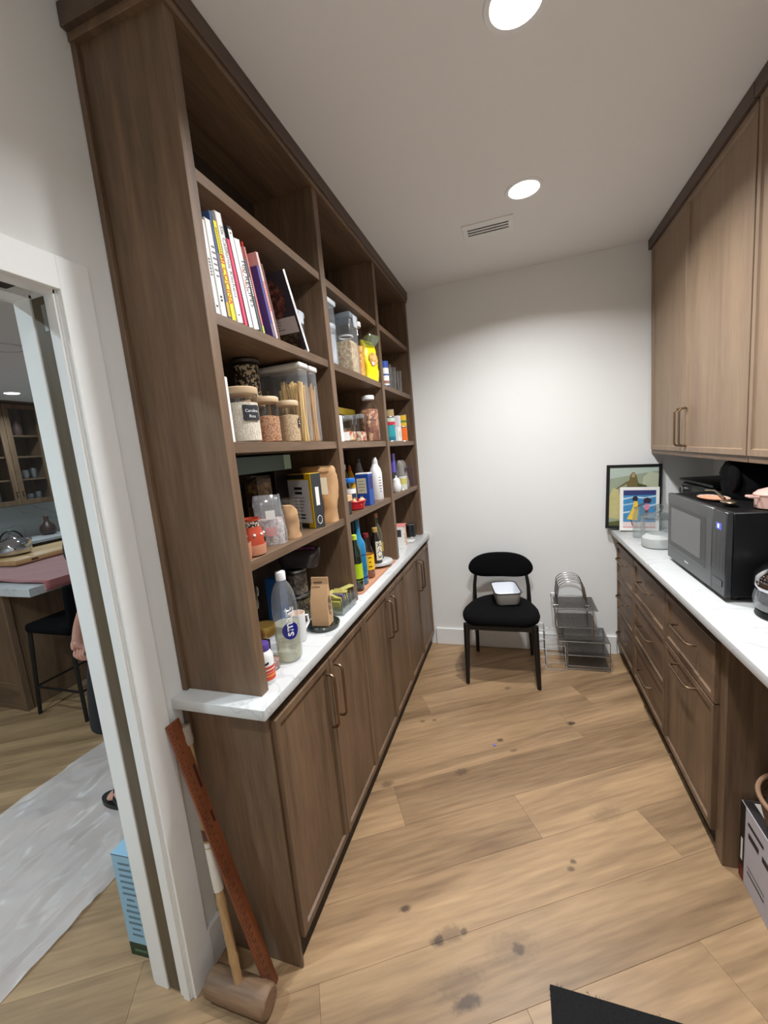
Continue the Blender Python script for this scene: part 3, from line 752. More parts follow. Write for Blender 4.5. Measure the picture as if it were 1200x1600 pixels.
bars(b2, Matrix.Rotation(L_ * .72, 4, 'X') @ frame((.0008, .0135, .17), *FX), .018, 6, .014, .004, GREYINK, seed=3)
book('slim cookbook with blue upper and mauve lower spine, behind the yellow one', -2.0885, .013, .262, .2, L_ * .9, BLUE, spine=[(.02, .16, flat('ochre', (196, 160, 60))), (.16, .62, BPURP)])
book('bright yellow cookbook with red lettering on the spine', -2.0725, .020, .245, .2, L_ * 1.2, YEL, lettering=[('MI COCINA', .024, .42, RED, 0), ('#12', .010, .78, flat('olive', (150, 140, 30)), 0)])
book('tall white cookbook with thin serif title running down the spine', -2.049, .029, .275, .21, L_ * 1.42, BWHITE, lettering=[('Six California Kitchens', .0195, .56, GREYINK, .003), ('#1', .012, .07, GREYINK, 0)])
book('hot pink cookbook between two white cookbooks', -2.016, .017, .222, .2, L_ * 1.6, PINK)
book('black-edged cookbook with a white spine', -1.996, .021, .26, .21, L_ * 1.75, BBLACK, spine=[(.0, .97, BWHITE)], lettering=[('#1', .010, .93, INK, 0)])
book('thick white cookbook with large black capitals on the spine', -1.972, .031, .24, .2, L_ * 1.9, BWHITE, spine=None, lettering=[('100 RECIPES', .024, .52, INK, .006), ('MILK STREET', .011, .56, RED, -.007)])
book('slim dark grey cookbook with white lettering beside the thick white one', -1.939, .013, .2, .2, L_ * 2.05, BGREY, lettering=[('#9', .009, .62, WHITEINK, 0)])
b = book('wide red cookbook with a framed picture on its cover', -1.906, .010, .268, .2, L_ * 1.15, RED, x=-.085)
Mb = Matrix.Rotation(L_ * 1.15, 4, 'X') @ frame((-.1, -.0005, .13), *FNY)
quad('cover_picture', b, Mb, .15, .19, CREAM, 0, .01)
poly('cover_figure', b, Mb, [(-.03, -.06), (.05, -.06), (.06, 0), (.03, .06), (0, .05), (-.03, .0)], BBLACK, .0004)
book('rose pink cookbook with a lime foot on the spine', -1.924, .010, .235, .2, L_ * 2.1, BROSE, spine=[(0, .09, GREENP)])
b = book('violet blue patterned cookbook in the leaning row', -1.868, .015, .205, .2, L_ * 2.4, flat('book_violet', (72, 66, 140)), spine=[(.02, .2, BPURP)])
book('pale pink spined cookbook with red lettering next to the brown one', -1.851, .016, .248, .205, L_ * 2.5, flat('book_blush', (232, 190, 184)), lettering=[('#14', .010, .5, RED, 0)])
book('thin brown cookbook leaning against the one with a photo cover', -1.833, .010, .222, .2, L_ * 2.55, BBROWN)
b = book('large cookbook at the right end of the row, photo of beans on its dark cover', -1.634, .016, .275, .215, L_ * 4.6, flat('cover_dark', (52, 46, 58)), spine=[(0, 1, BWHITE)], lettering=[('#22', .0085, .45, INK, 0)])
Mb = Matrix.Rotation(L_ * 4.6, 4, 'X') @ frame((-.108, -.0006, .137), *FNY)
poly('cover_photo', b, Mb, [(x * 1.0 + .01, y + .055) for x, y in arc(0, 0, .072, 0, 2 * PI, 24)[:-1]], grains('photo_beans', [(96, 52, 44), (66, 34, 32), (134, 84, 68)], 90))
quad('cover_panel', b, Mb, .2, .055, flat('cover_pale', (206, 196, 196)), 0, -.035)
quad('cover_photo', b, Mb @ Matrix.Translation((0, 0, .0002)), .15, .06, grains('photo_greens', [(36, 30, 26), (76, 62, 34), (54, 26, 24), (96, 84, 50)], 70), .02, -.095)
bars(b, Mb @ Matrix.Translation((0, -.02, .0005)), .1, 4, .009, .003, GREYINK, seed=9)
t = thing('plastic_canister', 'clear plastic snap-lid canister behind the leaning cookbooks', 'canister', (-.17, -1.54, 1.9735))
mk('body', S().box(-.045, .045, -.04, .04, 0, .165, .006, 2), PLASTIC, t)
mk('lid', S().box(-.049, .049, -.044, .044, .165, .19, .006, 2), mat('frosted_lid', (196, 204, 210), .4), t)
mk('clip', S().box(.047, .056, -.018, .018, .135, .185, .003), mat('frosted_lid', (196, 204, 210), .4), t)
tag(mk('book_stop', S().tube([(-.06, -1.655, 1.977), (-.06, -1.635, 1.977), (-.06, -1.628, 1.985), (-.06, -1.632, 1.994)], .0035, 6).tube([(-.09, -1.632, 1.977), (-.06, -1.632, 1.977)], .0035, 6), STEEL), 'small metal book stop at the foot of the photo-cover book', 'book stop')

# ------------------------------------------------------------------ bay 1, jar shelf (z 1.638)
CZ = 1.6385
t = jar('glass_canister', 'wide glass canister of white rice with a black handwritten label', 'canister', (-.115, -2.005, CZ), .052, .165, .78, RICE, STEM, .02, .054); t.rotation_euler = (0, 0, 0)
pl = []
for i in range(32):
    a = 2 * PI * i / 32; k = 1 + .09 * math.cos(4 * a + PI)
    pl.append((.030 * math.copysign(abs(math.cos(a)) ** .55, math.cos(a)) * k, .024 * math.copysign(abs(math.sin(a)) ** .55, math.sin(a)) * k))
s = S(); A0 = -.38; s.loft([[(.0532 * math.cos(A0 + k * x / .0532), .0532 * math.sin(A0 + k * x / .0532), .088 + k * z) for x, z in pl] for k in (1, .8, .6, .4, .2, .02)], (False, True))
mk('chalk_label', s, flat('chalkboard', (30, 32, 40), .7), t, False)
MT = Matrix(((1, 0, 0, 0), (0, 0, 1, 0), (0, 1, 0, .093), (0, 0, 0, 1)))
text('Carolina', .0125, WHITEINK, t, MT, wrap=(.0540, A0)); MT2 = MT.copy(); MT2[2][3] = .077; text('Rice', .0125, WHITEINK, t, MT2, wrap=(.0540, A0))
jar('glass_canister', 'glass canister of reddish farro next to the rice', 'canister', (-.12, -1.866, CZ), .043, .152, .62, REDGR, STEM, .018, .045)
t = jar('glass_canister', 'glass canister of tan barley with a small black tag', 'canister', (-.105, -1.752, CZ), .039, .148, .70, TANGR, STEM, .018, .041); t.rotation_euler = (0, 0, 0)
s = S(); s.loft([[(.0400 * math.cos(.3 + k * x / .04), .0400 * math.sin(.3 + k * x / .04), .07 + k * z) for x, z in rrect(.026, .034, .006, 3)] for k in (1, .7, .4, .02)], (False, True)); mk('chalk_label', s, MATS['chalkboard'], t, False)
bars(t, frame((.0406 * math.cos(.1), .0406 * math.sin(.1), .074), (-math.sin(.1), math.cos(.1), 0), (0, 0, 1)), .008, 2, .008, .003, WHITEINK, 'chalk_writing', 3)
jar('glass_canister', 'glass canister in the back row carrying the tall jar of seeds', 'canister', (-.225, -1.80, CZ), .05, .158, .6, TEAL, STEM, .02, .052)
jar('glass_jar', 'tall faceted glass jar of black and white seeds stacked on another canister', 'jar', (-.225, -1.795, CZ + .1592), .047, .141, .92, BEANS, mat('dark_glass_lid', (60, 54, 50), .3), .012, .05, n=10)
jar('glass_canister', 'glass canister half hidden in the back row behind the rice', 'canister', (-.235, -1.935, CZ), .047, .185, .55, TANGR, STEM, .02, .049)
carton('paper_carton', 'white carton edge just behind the shelf side, left of the rice', 'carton', (-.105, -2.139, CZ), .09, .026, .175, BWHITE, .0)
t = thing('spice_packet', 'red and white seasoning packet between the rice and farro canisters', 'packet', (-.170, -1.932, CZ))
mk('packet', S().loft(bag_rings(.05, .02, .12, 8, 16, seed=3, crumple=.002)), RED, t); quad('packet_label', t, frame((.0115, 0, .06), *FX), .028, .05, BWHITE)
# pasta boxes
PASTA = mat('dry_pasta', (222, 184, 104), .55, var=.12, vscale=60); PASTA2 = mat('dry_spaghetti', (206, 158, 88), .55, var=.12, vscale=60)
def sticks(n, x0, x1, y0, y1, h0, h1, w, th, material, parent, name, seed, lean=.12):
    rnd = random.Random(seed); g = S()
    for i in range(n):
        x, y, h = rnd.uniform(x0, x1), rnd.uniform(y0, y1), rnd.uniform(h0, h1)
        tx = min(max(x + rnd.uniform(-lean, lean) * .1, x0), x1); ty = min(max(y + rnd.uniform(-lean, lean) * .25 - .012, y0), y1)
        a = rnd.uniform(0, PI); dx, dy = math.cos(a) * w / 2, math.sin(a) * w / 2; ex, ey = -math.sin(a) * th / 2, math.cos(a) * th / 2
        q = [(dx + ex, dy + ey), (-dx + ex, -dy + ey), (-dx - ex, -dy - ey), (dx - ex, dy - ey)]
        g.loft([[(x + u, y + v, .004) for u, v in q], [(tx + u, ty + v, h) for u, v in q]])
    o = mk(name, g, material, parent, False); o['kind'] = 'stuff'
    return o
PLID = mat('white_soft_lid', (206, 204, 200), .45, var=.02)
t = thing('pasta_container', 'long clear plastic container of fettuccine with a wide white lid', 'container', (-.165, -1.668, CZ))
mk('body', S().box(-.10, .10, -.030, .030, 0, .272, .010, 3), PLASTIC, t); mk('lid', S().box(-.104, .104, -.034, .034, .270, .292, .008, 3), PLID, t)
sticks(90, .0, .090, -.024, .024, .195, .23, .007, .0016, PASTA, t, 'fettuccine', 1)
sticks(10, -.09, -.02, -.02, .02, .1, .22, .006, .0016, PASTA2, t, 'loose_noodles', 5, .4)
t = thing('pasta_container', 'slim clear plastic container of spaghetti with a white lid beside the divider', 'container', (-.15, -1.592, CZ))
mk('body', S().box(-.09, .085, -.028, .028, 0, .272, .009, 3), PLASTIC, t); mk('lid', S().box(-.094, .089, -.032, .032, .268, .29, .007, 3), PLID, t)
sticks(170, -.03, .078, -.022, .022, .185, .23, .0026, .0024, PASTA2, t, 'spaghetti', 2)

# ------------------------------------------------------------------ bay 1, lower shelf (z 1.304)
DZ = 1.3045
CLAY = mat('terracotta_glaze', (176, 68, 42), .4, var=.12, vscale=30); CLAYB = mat('bare_terracotta', (188, 128, 98), .7, var=.06)
t = thing('clay_pot', 'squat red terracotta pot with black and white folk pattern', 'pot', (-.088, -2.078, DZ))
prof = [(.026, 0), (.037, .004), (.0395, .03), (.0385, .036)]
mk('base', S().lathe(prof, 28, cap=(True, False)), CLAYB, t)
mk('body', S().lathe([(.0388, .034), (.0375, .055), (.031, .075), (.0275, .09), (.029, .108), (.030, .112), (.0275, .112), (.025, .09), (.02, .07)], 28, cap=(False, True)), CLAY, t)
mk('collar_band', S().lathe([(.0281, .083), (.0280, .09), (.0292, .105)], 28, cap=(False, False)), grains('pot_pattern', [(34, 24, 22), (206, 190, 176), (70, 34, 26)], 190), t)
for k in range(9):
    a = 2 * PI * k / 9
    mk('flower_dot', S().sphere((.0352 * math.cos(a), .0352 * math.sin(a), .064), .0045, 8, 6), BWHITE, t)
    if k % 3 == 0: mk('leaf_motif', S().sphere((.038 * math.cos(a + .3), .038 * math.sin(a + .3), .047), .006, 8, 6, .6, .6, 1.6), INK, t)
t = thing('clay_cup', 'small terracotta cup hidden behind the shelf side next to the red pot', 'cup', (-.075, -2.132, DZ)); mk('cup', S().lathe([(.014, 0), (.018, .02), (.0185, .05), (.016, .05), (.014, .006)], 20), CLAYB, t); mk('foot', S().lathe([(.012, -.0004), (.0145, .003)], 20), CLAY, t)
t = thing('bean_bag', 'clear plastic bag of white and pink beans folded at the top', 'bag', (-.12, -1.928, DZ), .6)
mk('beans', S().loft(bag_rings(.078, .05, .085, 8, 20, pinch=.75, seed=2, crumple=.004)), WBEANS, t)
mk('plastic_wrap', S().loft(bag_rings(.084, .056, .165, 14, 24, seed=5, crumple=.010, pinch=.12), (True, False)), glass('bag_film', (250, 250, 252), .06, .12, .16), t)
quad('bag_label', t, frame((0, -.030, .045), *FNY), .035, .03, BROSE)
quad('bag_sticker', t, frame((.004, -.029, .1), *FNY), .03, .03, BWHITE)
t = jar('glass_jar', 'round glass jar holding a crumpled brown paper bag, no lid', 'jar', (-.100, -1.838, DZ), .043, .148, .1, None, None)
mk('paper_bag', S().loft(bag_rings(.062, .058, .115, 12, 22, seed=8, crumple=.010, pinch=.3, square=.8)), KRAFT, t)
mk('jar_lip', S().tube([(.0425 * math.cos(2 * PI * k / 24), .0425 * math.sin(2 * PI * k / 24), .136) for k in range(24)], .0025, 6, True), GLASS, t)
t = thing('boxed_book', 'yellow and black boxed book with white cover panel and lettered spine', 'book', (-.080, -1.688, DZ), -.46)
mk('cover', S().box(-.185, 0, 0, .048, 0, .215, .0015), flat('mustard', (206, 166, 20)), t, False)
mk('spine_panel', S().box(-.001, .0012, .002, .047, .001, .214), flat('charcoal', (52, 54, 56)), t, False)
Mc = frame((-.0925, -.0006, .1075), *FNY)
quad('cover_panel', t, Mc, .148, .170, flat('paper_grey', (214, 212, 214)), .004, -.002)
quad('cover_edge', t, Mc @ Matrix.Translation((-.014, 0, .0002)), .135, .018, BBLACK, 0, .096); quad('cover_edge', t, Mc @ Matrix.Translation((-.014, 0, .0002)), .135, .016, BBLACK, 0, -.098)
bars(t, Mc @ Matrix.Translation((.004, .05, .0005)), .085, 2, .018, .011, INK, seed=4); bars(t, Mc @ Matrix.Translation((.004, .012, .0005)), .08, 5, .013, .003, GREYINK, seed=6); bars(t, Mc @ Matrix.Translation((.01, -.056, .0005)), .08, 2, .013, .006, INK, seed=7)
bars(t, frame((.0016, .0245, .125), (0, 0, 1), (0, -1, 0)), .118, 1, .01, .017, BWHITE, 'spine_lettering', 1)
mk('spine_badge', S().tube([(.0018, .0245 + .011 * math.cos(2 * PI * k / 20), .032 + .016 * math.sin(2 * PI * k / 20)) for k in range(20)], .0012, 5, True), BWHITE, t)
t = thing('kraft_bag', 'large open brown kraft bag with a white label behind the boxed book', 'bag', (-.125, -1.527, DZ), .06)
mk('paper', S().loft(bag_rings(.13, .082, .235, 16, 28, seed=21, crumple=.009, pinch=.28, top_w=1.1), (True, False)), KRAFT, t)
quad('bag_label', t, frame((.032, -.046, .155), *FNY), .045, .07, BWHITE)
mk('tin_tie', S().tube([(-.07, -.03, .232), (0, -.034, .236), (.07, -.03, .232)], .003, 6), flat('tie', (150, 120, 84)), t)
mk('window', S().box(-.03, .03, -.050, -.047, .04, .1), grains('granola', [(120, 80, 56), (160, 116, 84), (90, 56, 40)], 70), t, False)
jar('pasta_jar', 'square dark jar of pasta at the back of the lower left shelf', 'jar', (-.235, -1.80, DZ), .055, .237, .93, DRKPASTA, None, square=True, n=6)
PALEG = mat('pale_green_card', (96, 116, 110), .6, var=.05)
carton('gift_box', 'long pale green flat box lying on the back pasta jar', 'box', (-.245, -1.82, DZ + .238), .10, .30, .058, PALEG)
carton('gift_box', 'short pale green box beside the long green one, under the shelf', 'box', (-.245, -1.63, DZ + .238), .085, .05, .058, mat('mint_card', (176, 206, 192), .5))
carton('storage_tin', 'dark tin at the back carrying the short pale green box', 'tin', (-.262, -1.665, DZ), .085, .085, .236, mat('dark_tin', (40, 36, 36), .4, .6))
t = thing('ceramic_bottle', 'pale pinkish ceramic bottle with a long neck behind the red pot', 'bottle', (-.205, -1.985, DZ))
mk('body', S().lathe([(.03, 0), (.036, .01), (.034, .06), (.018, .1), (.014, .16), (.018, .2), (.022, .235), (.016, .24)], 24), mat('blush_ceramic', (196, 168, 152), .35, var=.04), t); mk('mouth', S().lathe([(.018, .238), (.023, .24), (.021, .248), (.010, .244)], 24), CLAYB, t)

# ------------------------------------------------------------------ bay 1, on the counter (z .915)
KZ = .9155
t = thing('pill_bottle', 'white plastic supplement bottle with red and orange label, by the shelf side', 'bottle', (-.075, -2.115, KZ))
mk('body', S().lathe([(.024, 0), (.026, .004), (.026, .085), (.02, .1), (.017, .104)], 28), WHITE, t); mk('cap', S().lathe([(.0185, .104), (.0185, .124), (.016, .127)], 24), flat('cap_violet', (84, 60, 140)), t)
mk('label', S().lathe([(.0264, .014), (.0264, .058)], 28, cap=(False, False)), mat('label_red', (214, 74, 50), .5, var=.12, vscale=40), t)
for i, (z, h) in enumerate(((.046, .006), (.036, .005), (.026, .008))): mk('print_line', S().lathe([(.0267, z), (.0267, z + h * .6)], 28, cap=(False, False)), [BWHITE, BROSE, flat('amber', (240, 160, 60))][i], t)
bars(t, frame((.0266 * math.cos(-.75), .0266 * math.sin(-.75), .068), (math.sin(.75), math.cos(.75), .3), (0, 0, 1)), .018, 1, .01, .007, INK, 'lettering', 3)
t = jar('glass_jar', 'clear glass jar with a gold lid and dark contents behind the supplement bottle', 'jar', (-.115, -2.045, KZ), .037, .15, .22, grains('pink_salt', [(190, 150, 140), (206, 176, 166), (160, 116, 110)], 200), mat('gold_lid', (176, 142, 74), .35, .8), .032, .037)
mk('vanilla_pods', S().tube([(.012, -.01, .01), (.016, -.012, .105)], .008, 8).tube([(-.014, .01, .01), (-.01, .012, .1)], .006, 8), flat('dark_pod', (28, 16, 20)), t)
t = thing('water_bottle', 'large clear plastic water bottle with a blue disc and white cap', 'bottle', (-.078, -1.972, KZ))
prof = [(.030, 0), (.036, .002), (.040, .012), (.0415, .03), (.0415, .185), (.041, .2), (.036, .232), (.026, .258), (.016, .272), (.0145, .283)]
mk('body', S().lathe(prof, 32, cap=(True, False)), glass('bottle_clear', (248, 250, 252), .05, .04, .10), t)
mk('water', S().lathe([(.034, .004), (.0395, .014), (.0405, .03), (.0405, .128), (.0, .1285)], 32), glass('water_bright_haze', (244, 242, 226), .02, .02, .30, (244, 242, 220)), t)  # pale haze painted for the bright counter refracted through the water
mk('cap', S().lathe([(.0165, .276), (.0168, .280), (.0165, .302), (.0155, .304), (.008, .303)], 28), WHITE, t)
A1 = -.72
s = S(); pts = [(.0, .0)]
ds = [((.0285) * math.cos(2 * PI * i / 36), .0285 * math.sin(2 * PI * i / 36)) for i in range(36)]
for rr in (1.0,):
    vs = [(.0422 * math.cos(A1 + x / .0422), .0422 * math.sin(A1 + x / .0422), .112 + z) for x, z in ds]
c0 = (.0422 * math.cos(A1), .0422 * math.sin(A1), .096)
half = [[(.0422 * math.cos(A1 + k * x / .0422), .0422 * math.sin(A1 + k * x / .0422), .112 + k * z) for x, z in ds] for k in (1, .75, .5, .25, .02)]
s.loft(half, (False, True)); mk('blue_disc', s, flat('logo_blue', (24, 28, 130), .4), t)
MV = Matrix(((0, -1, 0, 0), (0, 0, 1, 0), (1, 0, 0, .142), (0, 0, 0, 1)))
MVs = MV.copy(); MVs[0][3] = -.004
text('smart', .042, WHITEINK, t, MVs, wrap=(.0430, A1), bold=.0006)
MVw = MV.copy(); MVw[0][3] = .014; MVw[2][3] = .176
text('water', .014, WHITEINK, t, MVw, wrap=(.0430, A1), bold=.0002)
bars(t, frame((.0425 * math.cos(A1), .0425 * math.sin(A1), .062), (-math.sin(A1), math.cos(A1), 0), (0, 0, 1)), .03, 3, .006, .0016, GREYINK, seed=2)
t = thing('enamel_mug', 'white mug behind the water bottle', 'mug', (-.118, -1.842, KZ))
mk('wall', S().lathe([(.026, 0), (.029, .004), (.031, .105), (.029, .105), (.027, .008)], 28), WHITE, t); mk('handle', S().tube([(.012, .026, .085), (.018, .046, .08), (.019, .049, .05), (.013, .026, .03)], .004, 8), WHITE, t); mk('drink', S().lathe([(.0275, .08), (0, .0805)], 24), flat('amber', (240, 160, 60)), t)
t = thing('utensil_jar', 'dark jar of metal utensils at the back left of the counter', 'jar', (-.21, -2.0, KZ))
mk('jar', S().lathe([(.04, 0), (.044, .01), (.044, .12), (.04, .12), (.04, .01)], 24), mat('dark_ceramic', (34, 30, 30), .3), t)
rnd = random.Random(4)
for k in range(6):
    a = k * 1.05; mk('utensil', S().tube([(.015 * math.cos(a), .015 * math.sin(a), .02), (.045 * math.cos(a), .045 * math.sin(a), .19 + .03 * (k % 3))], .003, 6).sphere((.047 * math.cos(a), .047 * math.sin(a), .2 + .03 * (k % 3)), .012, 8, 6, .6, .6, 1.5), STEEL, t)
carton('blue_carton', 'bright blue carton standing behind the water bottle', 'carton', (-.235, -1.775, KZ), .06, .055, .22, mat('carton_blue', (40, 96, 160), .45, var=.08))
jar('glass_jar', 'clip-top glass jar of loose tea at the back, lower of two stacked', 'jar', (-.21, -1.665, KZ), .05, .115, .85, TEAL, STEEL, .01)
jar('glass_jar', 'patterned glass jar stacked on the jar of loose tea', 'jar', (-.21, -1.665, KZ + .1165), .047, .105, .85, grains('grey_mix', [(110, 100, 90), (146, 134, 120), (84, 74, 66)], 120), STEEL, .01)
t = thing('zip_bag', 'dark plastic zip bag with a purple seal lying on the stacked jars', 'bag', (-.195, -1.645, KZ + .225), .2)
mk('film', S().loft(bag_rings(.15, .09, .075, 9, 24, seed=31, crumple=.014, pinch=.3, top_w=1.15)), mat('dark_film', (58, 54, 58), .25, var=.2, vscale=30, coat=.6), t); mk('zip_strip', S().box(-.075, .075, -.02, -.015, .07, .082, .001), mat('purple_zip', (110, 40, 90), .3), t)
t = thing('glass_coaster', 'thick round dark green glass dish under the small kraft bag', 'dish', (-.075, -1.722, KZ))
mk('dish', S().lathe([(.05, 0), (.06, .004), (.064, .014), (.060, .02), (.052, .016), (.046, .012)], 40), glass('smoky_glass', (120, 140, 132), .10, .04, .25, (70, 84, 80)), t); mk('rim', S().tube([(.0615 * math.cos(2 * PI * k / 32), .0615 * math.sin(2 * PI * k / 32), .018) for k in range(32)], .003, 6, True), glass('rim_glass', (150, 170, 160), .25, .05), t)
t = thing('kraft_coffee_bag', 'small folded brown kraft bag with an oval window on a glass dish', 'bag', (-.078, -1.722, KZ + .0135), .08)
def kb(z, w, d, dy=0): return [(x, y + dy, z) for x, y in ((w / 2, -d / 2), (w / 2, 0), (w / 2, d / 2), (-w / 2, d / 2), (-w / 2, 0), (-w / 2, -d / 2))]
mk('paper', S().loft([kb(0, .07, .052), kb(.05, .072, .05), kb(.10, .07, .042, .002), kb(.14, .07, .018, .008), kb(.158, .07, .006, .012), kb(.185, .07, .005, .014)]), mat('kraft_paper_light', (200, 160, 120), .8, var=.06, vscale=30, bump=.3, bscale=50), t, True, 20)
s = S(); s.faces([(.0375 + .0 * a, -.0 + .013 * math.cos(a), .078 + .038 * math.sin(a)) for a in [2 * PI * k / 20 for k in range(20)]], [tuple(range(20))]); mk('window', s, grains('herb_mix', [(120, 100, 80), (190, 180, 150), (90, 80, 56), (150, 120, 96)], 120), t, False)
mk('fold_slot', S().box(-.022, .012, -.0, .004, .1655, .168).box(-.022, .012, .0085, .0105, .166, .168), flat('slot_dark', (90, 66, 46)), t, False)
t = thing('tea_box', 'open clear acrylic box packed with green and violet tea sachets', 'box', (-.080, -1.545, KZ), -.02)
ACR = glass('acrylic', (240, 244, 244), .10, .05, .06)
mk('tray', S().box(-.045, .045, -.07, .07, 0, .004).box(-.045, .045, -.07, -.067, .004, .062).box(-.045, .045, .067, .07, .004, .062).box(-.045, -.042, -.067, .067, .004, .062).box(.042, .045, -.067, .067, .004, .062), ACR, t, False)
cols = [(150, 150, 70), (170, 164, 90), (110, 96, 130), (160, 150, 80), (130, 118, 150), (196, 190, 110), (90, 84, 110), (150, 140, 96)]
for k in range(8):
    y = -.056 + .0145 * k; tl = .25 - .06 * (k % 4)
    mk('tea_sachet', S().box(-.036, .036, -.004, .004, .006, .066 + .01 * (k % 3), .002, 1, Matrix.Translation((0, y, 0)) @ Matrix.Rotation(tl, 4, 'X')), mat('sachet_%d' % k, cols[k], .5, var=.25, vscale=60), t)
for k in range(3): mk('tea_sachet', S().box(-.03, .03, -.028, .028, -.003, .003, .001, 1, Matrix.Translation((-.005 + .01 * k, -.03 + .035 * k, .078 + .004 * k)) @ Matrix.Rotation(.35 - .3 * k, 4, 'Y') @ Matrix.Rotation(.4 * k, 4, 'Z')), MATS['sachet_%d' % (1 + 2 * k)], t)

# ------------------------------------------------------------------ bay 2, top shelf (z 1.973)
BZ = 1.9735
FROST = mat('frosted_lid', (196, 204, 210), .4)
t = thing('plastic_canister', 'clear plastic canister mostly hidden by the first divider, lid tilted', 'canister', (-.085, -1.375, BZ))
mk('body', S().box(-.035, .03, -.04, .04, 0, .245, .008, 2), PLASTIC, t); mk('lid', S().box(-.04, .036, -.046, .046, .245, .268, .006, 2), FROST, t)
t = jar('plastic_canister', 'round plastic canister with a crumpled grey bag inside', 'canister', (-.15, -1.255, BZ), .052, .205, .82, GREYST, FROST, .022, .054, wall=PLASTIC)
t = thing('plastic_canister', 'tall rectangular snap-lid canister of short noodles', 'canister', (-.105, -1.105, BZ))
mk('body', S().box(-.048, .048, -.052, .052, 0, .255, .010, 3), PLASTIC, t); mk('lid', S().box(-.052, .052, -.056, .056, .255, .282, .007, 2), glass('lid_clear', (226, 236, 244), .05, .1, .35, (196, 210, 222)), t)
mk('clip', S().box(.050, .058, -.022, .022, .215, .272, .003), FROST, t); mk('noodles', S().box(-.043, .043, -.047, .047, .004, .155, .009, 2), NOODLE, t)
mk('scoop_ring', S().tube([(.035 * math.cos(2 * PI * k / 20), .035 * math.sin(2 * PI * k / 20), .18) for k in range(20)], .004, 6, True), WHITE, t)
jar('glass_jar', 'tall slim glass jar of orange puffs with a white cap', 'jar', (-.10, -.958, BZ), .030, .285, .6, CHEESEB, WHITE, .024, .026, neck=.024, shoulder=.05)
t = thing('snack_bag', 'bright yellow snack bag with a clear window and folded top', 'bag', (-.092, -.835, BZ), PI / 2 - .25)
YB = mat('yellow_bag', (238, 220, 20), .35, var=.1, vscale=20)
mk('film', S().loft(bag_rings(.115, .075, .215, 16, 28, seed=41, crumple=.010, pinch=.2)), YB, t)
for f, (w, h, x, z, m) in enumerate([(.085, .07, 0, .115, CHIPS)]): mk('window', S().loft([[(x + w / 2 * c, -.0375 + .0 * z, z + h / 2 * s_) for c, s_ in [(math.cos(2 * PI * k / 20), math.sin(2 * PI * k / 20)) for k in range(20)]], [(x + .96 * w / 2 * c, -.0405, z + .96 * h / 2 * s_) for c, s_ in [(math.cos(2 * PI * k / 20), math.sin(2 * PI * k / 20)) for k in range(20)]]], (False, True)), m, t)
quad('price_label', t, frame((-.012, -.0415, .09), *FNY), .03, .024, RED); quad('price_label', t, frame((-.012, -.0418, .09), *FNY), .024, .018, BWHITE)
mk('folded_top', S().loft(bag_rings(.095, .04, .05, 8, 24, seed=44, crumple=.012, pinch=.3), M=Matrix.Translation((0, -.02, .20)) @ Matrix.Rotation(.7, 4, 'X')), glass('green_film', (222, 230, 220), .10, .15, .22, (170, 186, 150)), t)

# ------------------------------------------------------------------ bay 2, jar shelf (z 1.638)
t = jar('clip_top_jar', 'wide clip-top glass jar of wrapped sweets', 'jar', (-.115, -1.225, CZ), .058, .125, .42, CANDY, glass('lid_glass', (230, 240, 240), .12, .05, .15), .02, .05)
mk('clip_wire', S().tube([(.058, -.02, .08), (.062, -.02, .12), (.062, .02, .12), (.058, .02, .08)], .002, 6), STEEL, t); quad('jar_card', t, frame((.035, -.0525, .026), (.85, .53, 0), (0, 0, 1)), .034, .04, BWHITE)
t = jar('clip_top_jar', 'narrow clip-top glass jar of pale sweets', 'jar', (-.10, -1.065, CZ), .04, .14, .38, grains('pale_sweets', [(226, 206, 180), (206, 150, 120), (240, 230, 214), (196, 110, 80)], 60), glass('lid_glass', (230, 240, 240), .12, .05, .15), .02, .036)
mk('clip_wire', S().tube([(.04, -.014, .085), (.044, -.014, .132), (.044, .014, .132), (.04, .014, .085)], .002, 6), STEEL, t)
t = jar('nut_jar', 'tall glass bottle jar of mixed nuts with a white cap', 'jar', (-.105, -.862, CZ), .054, .255, .74, NUTS, WHITE, .022, .036, neck=.033, shoulder=.055)
carton('gold_tin', 'long golden tin lying on jars at the back of the middle shelf', 'tin', (-.225, -1.02, CZ + .15), .09, .28, .036, mat('gold_tin', (176, 152, 40), .3, .7, var=.15))
jar('glass_jar', 'back-row glass jar with a grey lid under the gold tin, left of the nuts', 'jar', (-.24, -1.09, CZ), .05, .149, .6, TEAL, STEEL, .014)
jar('glass_jar', 'back-row glass jar under the right end of the gold tin', 'jar', (-.24, -.95, CZ), .05, .149, .6, DRKPASTA, STEEL, .014)
jar('glass_jar', 'dark glass jar with a silver lid at the back beside the first divider', 'jar', (-.23, -1.27, CZ), .052, .215, .5, TEAL, STEEL, .016)
carton('spice_carton', 'small off-white carton against the first divider on the jar shelf', 'carton', (-.085, -1.385, CZ), .05, .05, .115, BWHITE)

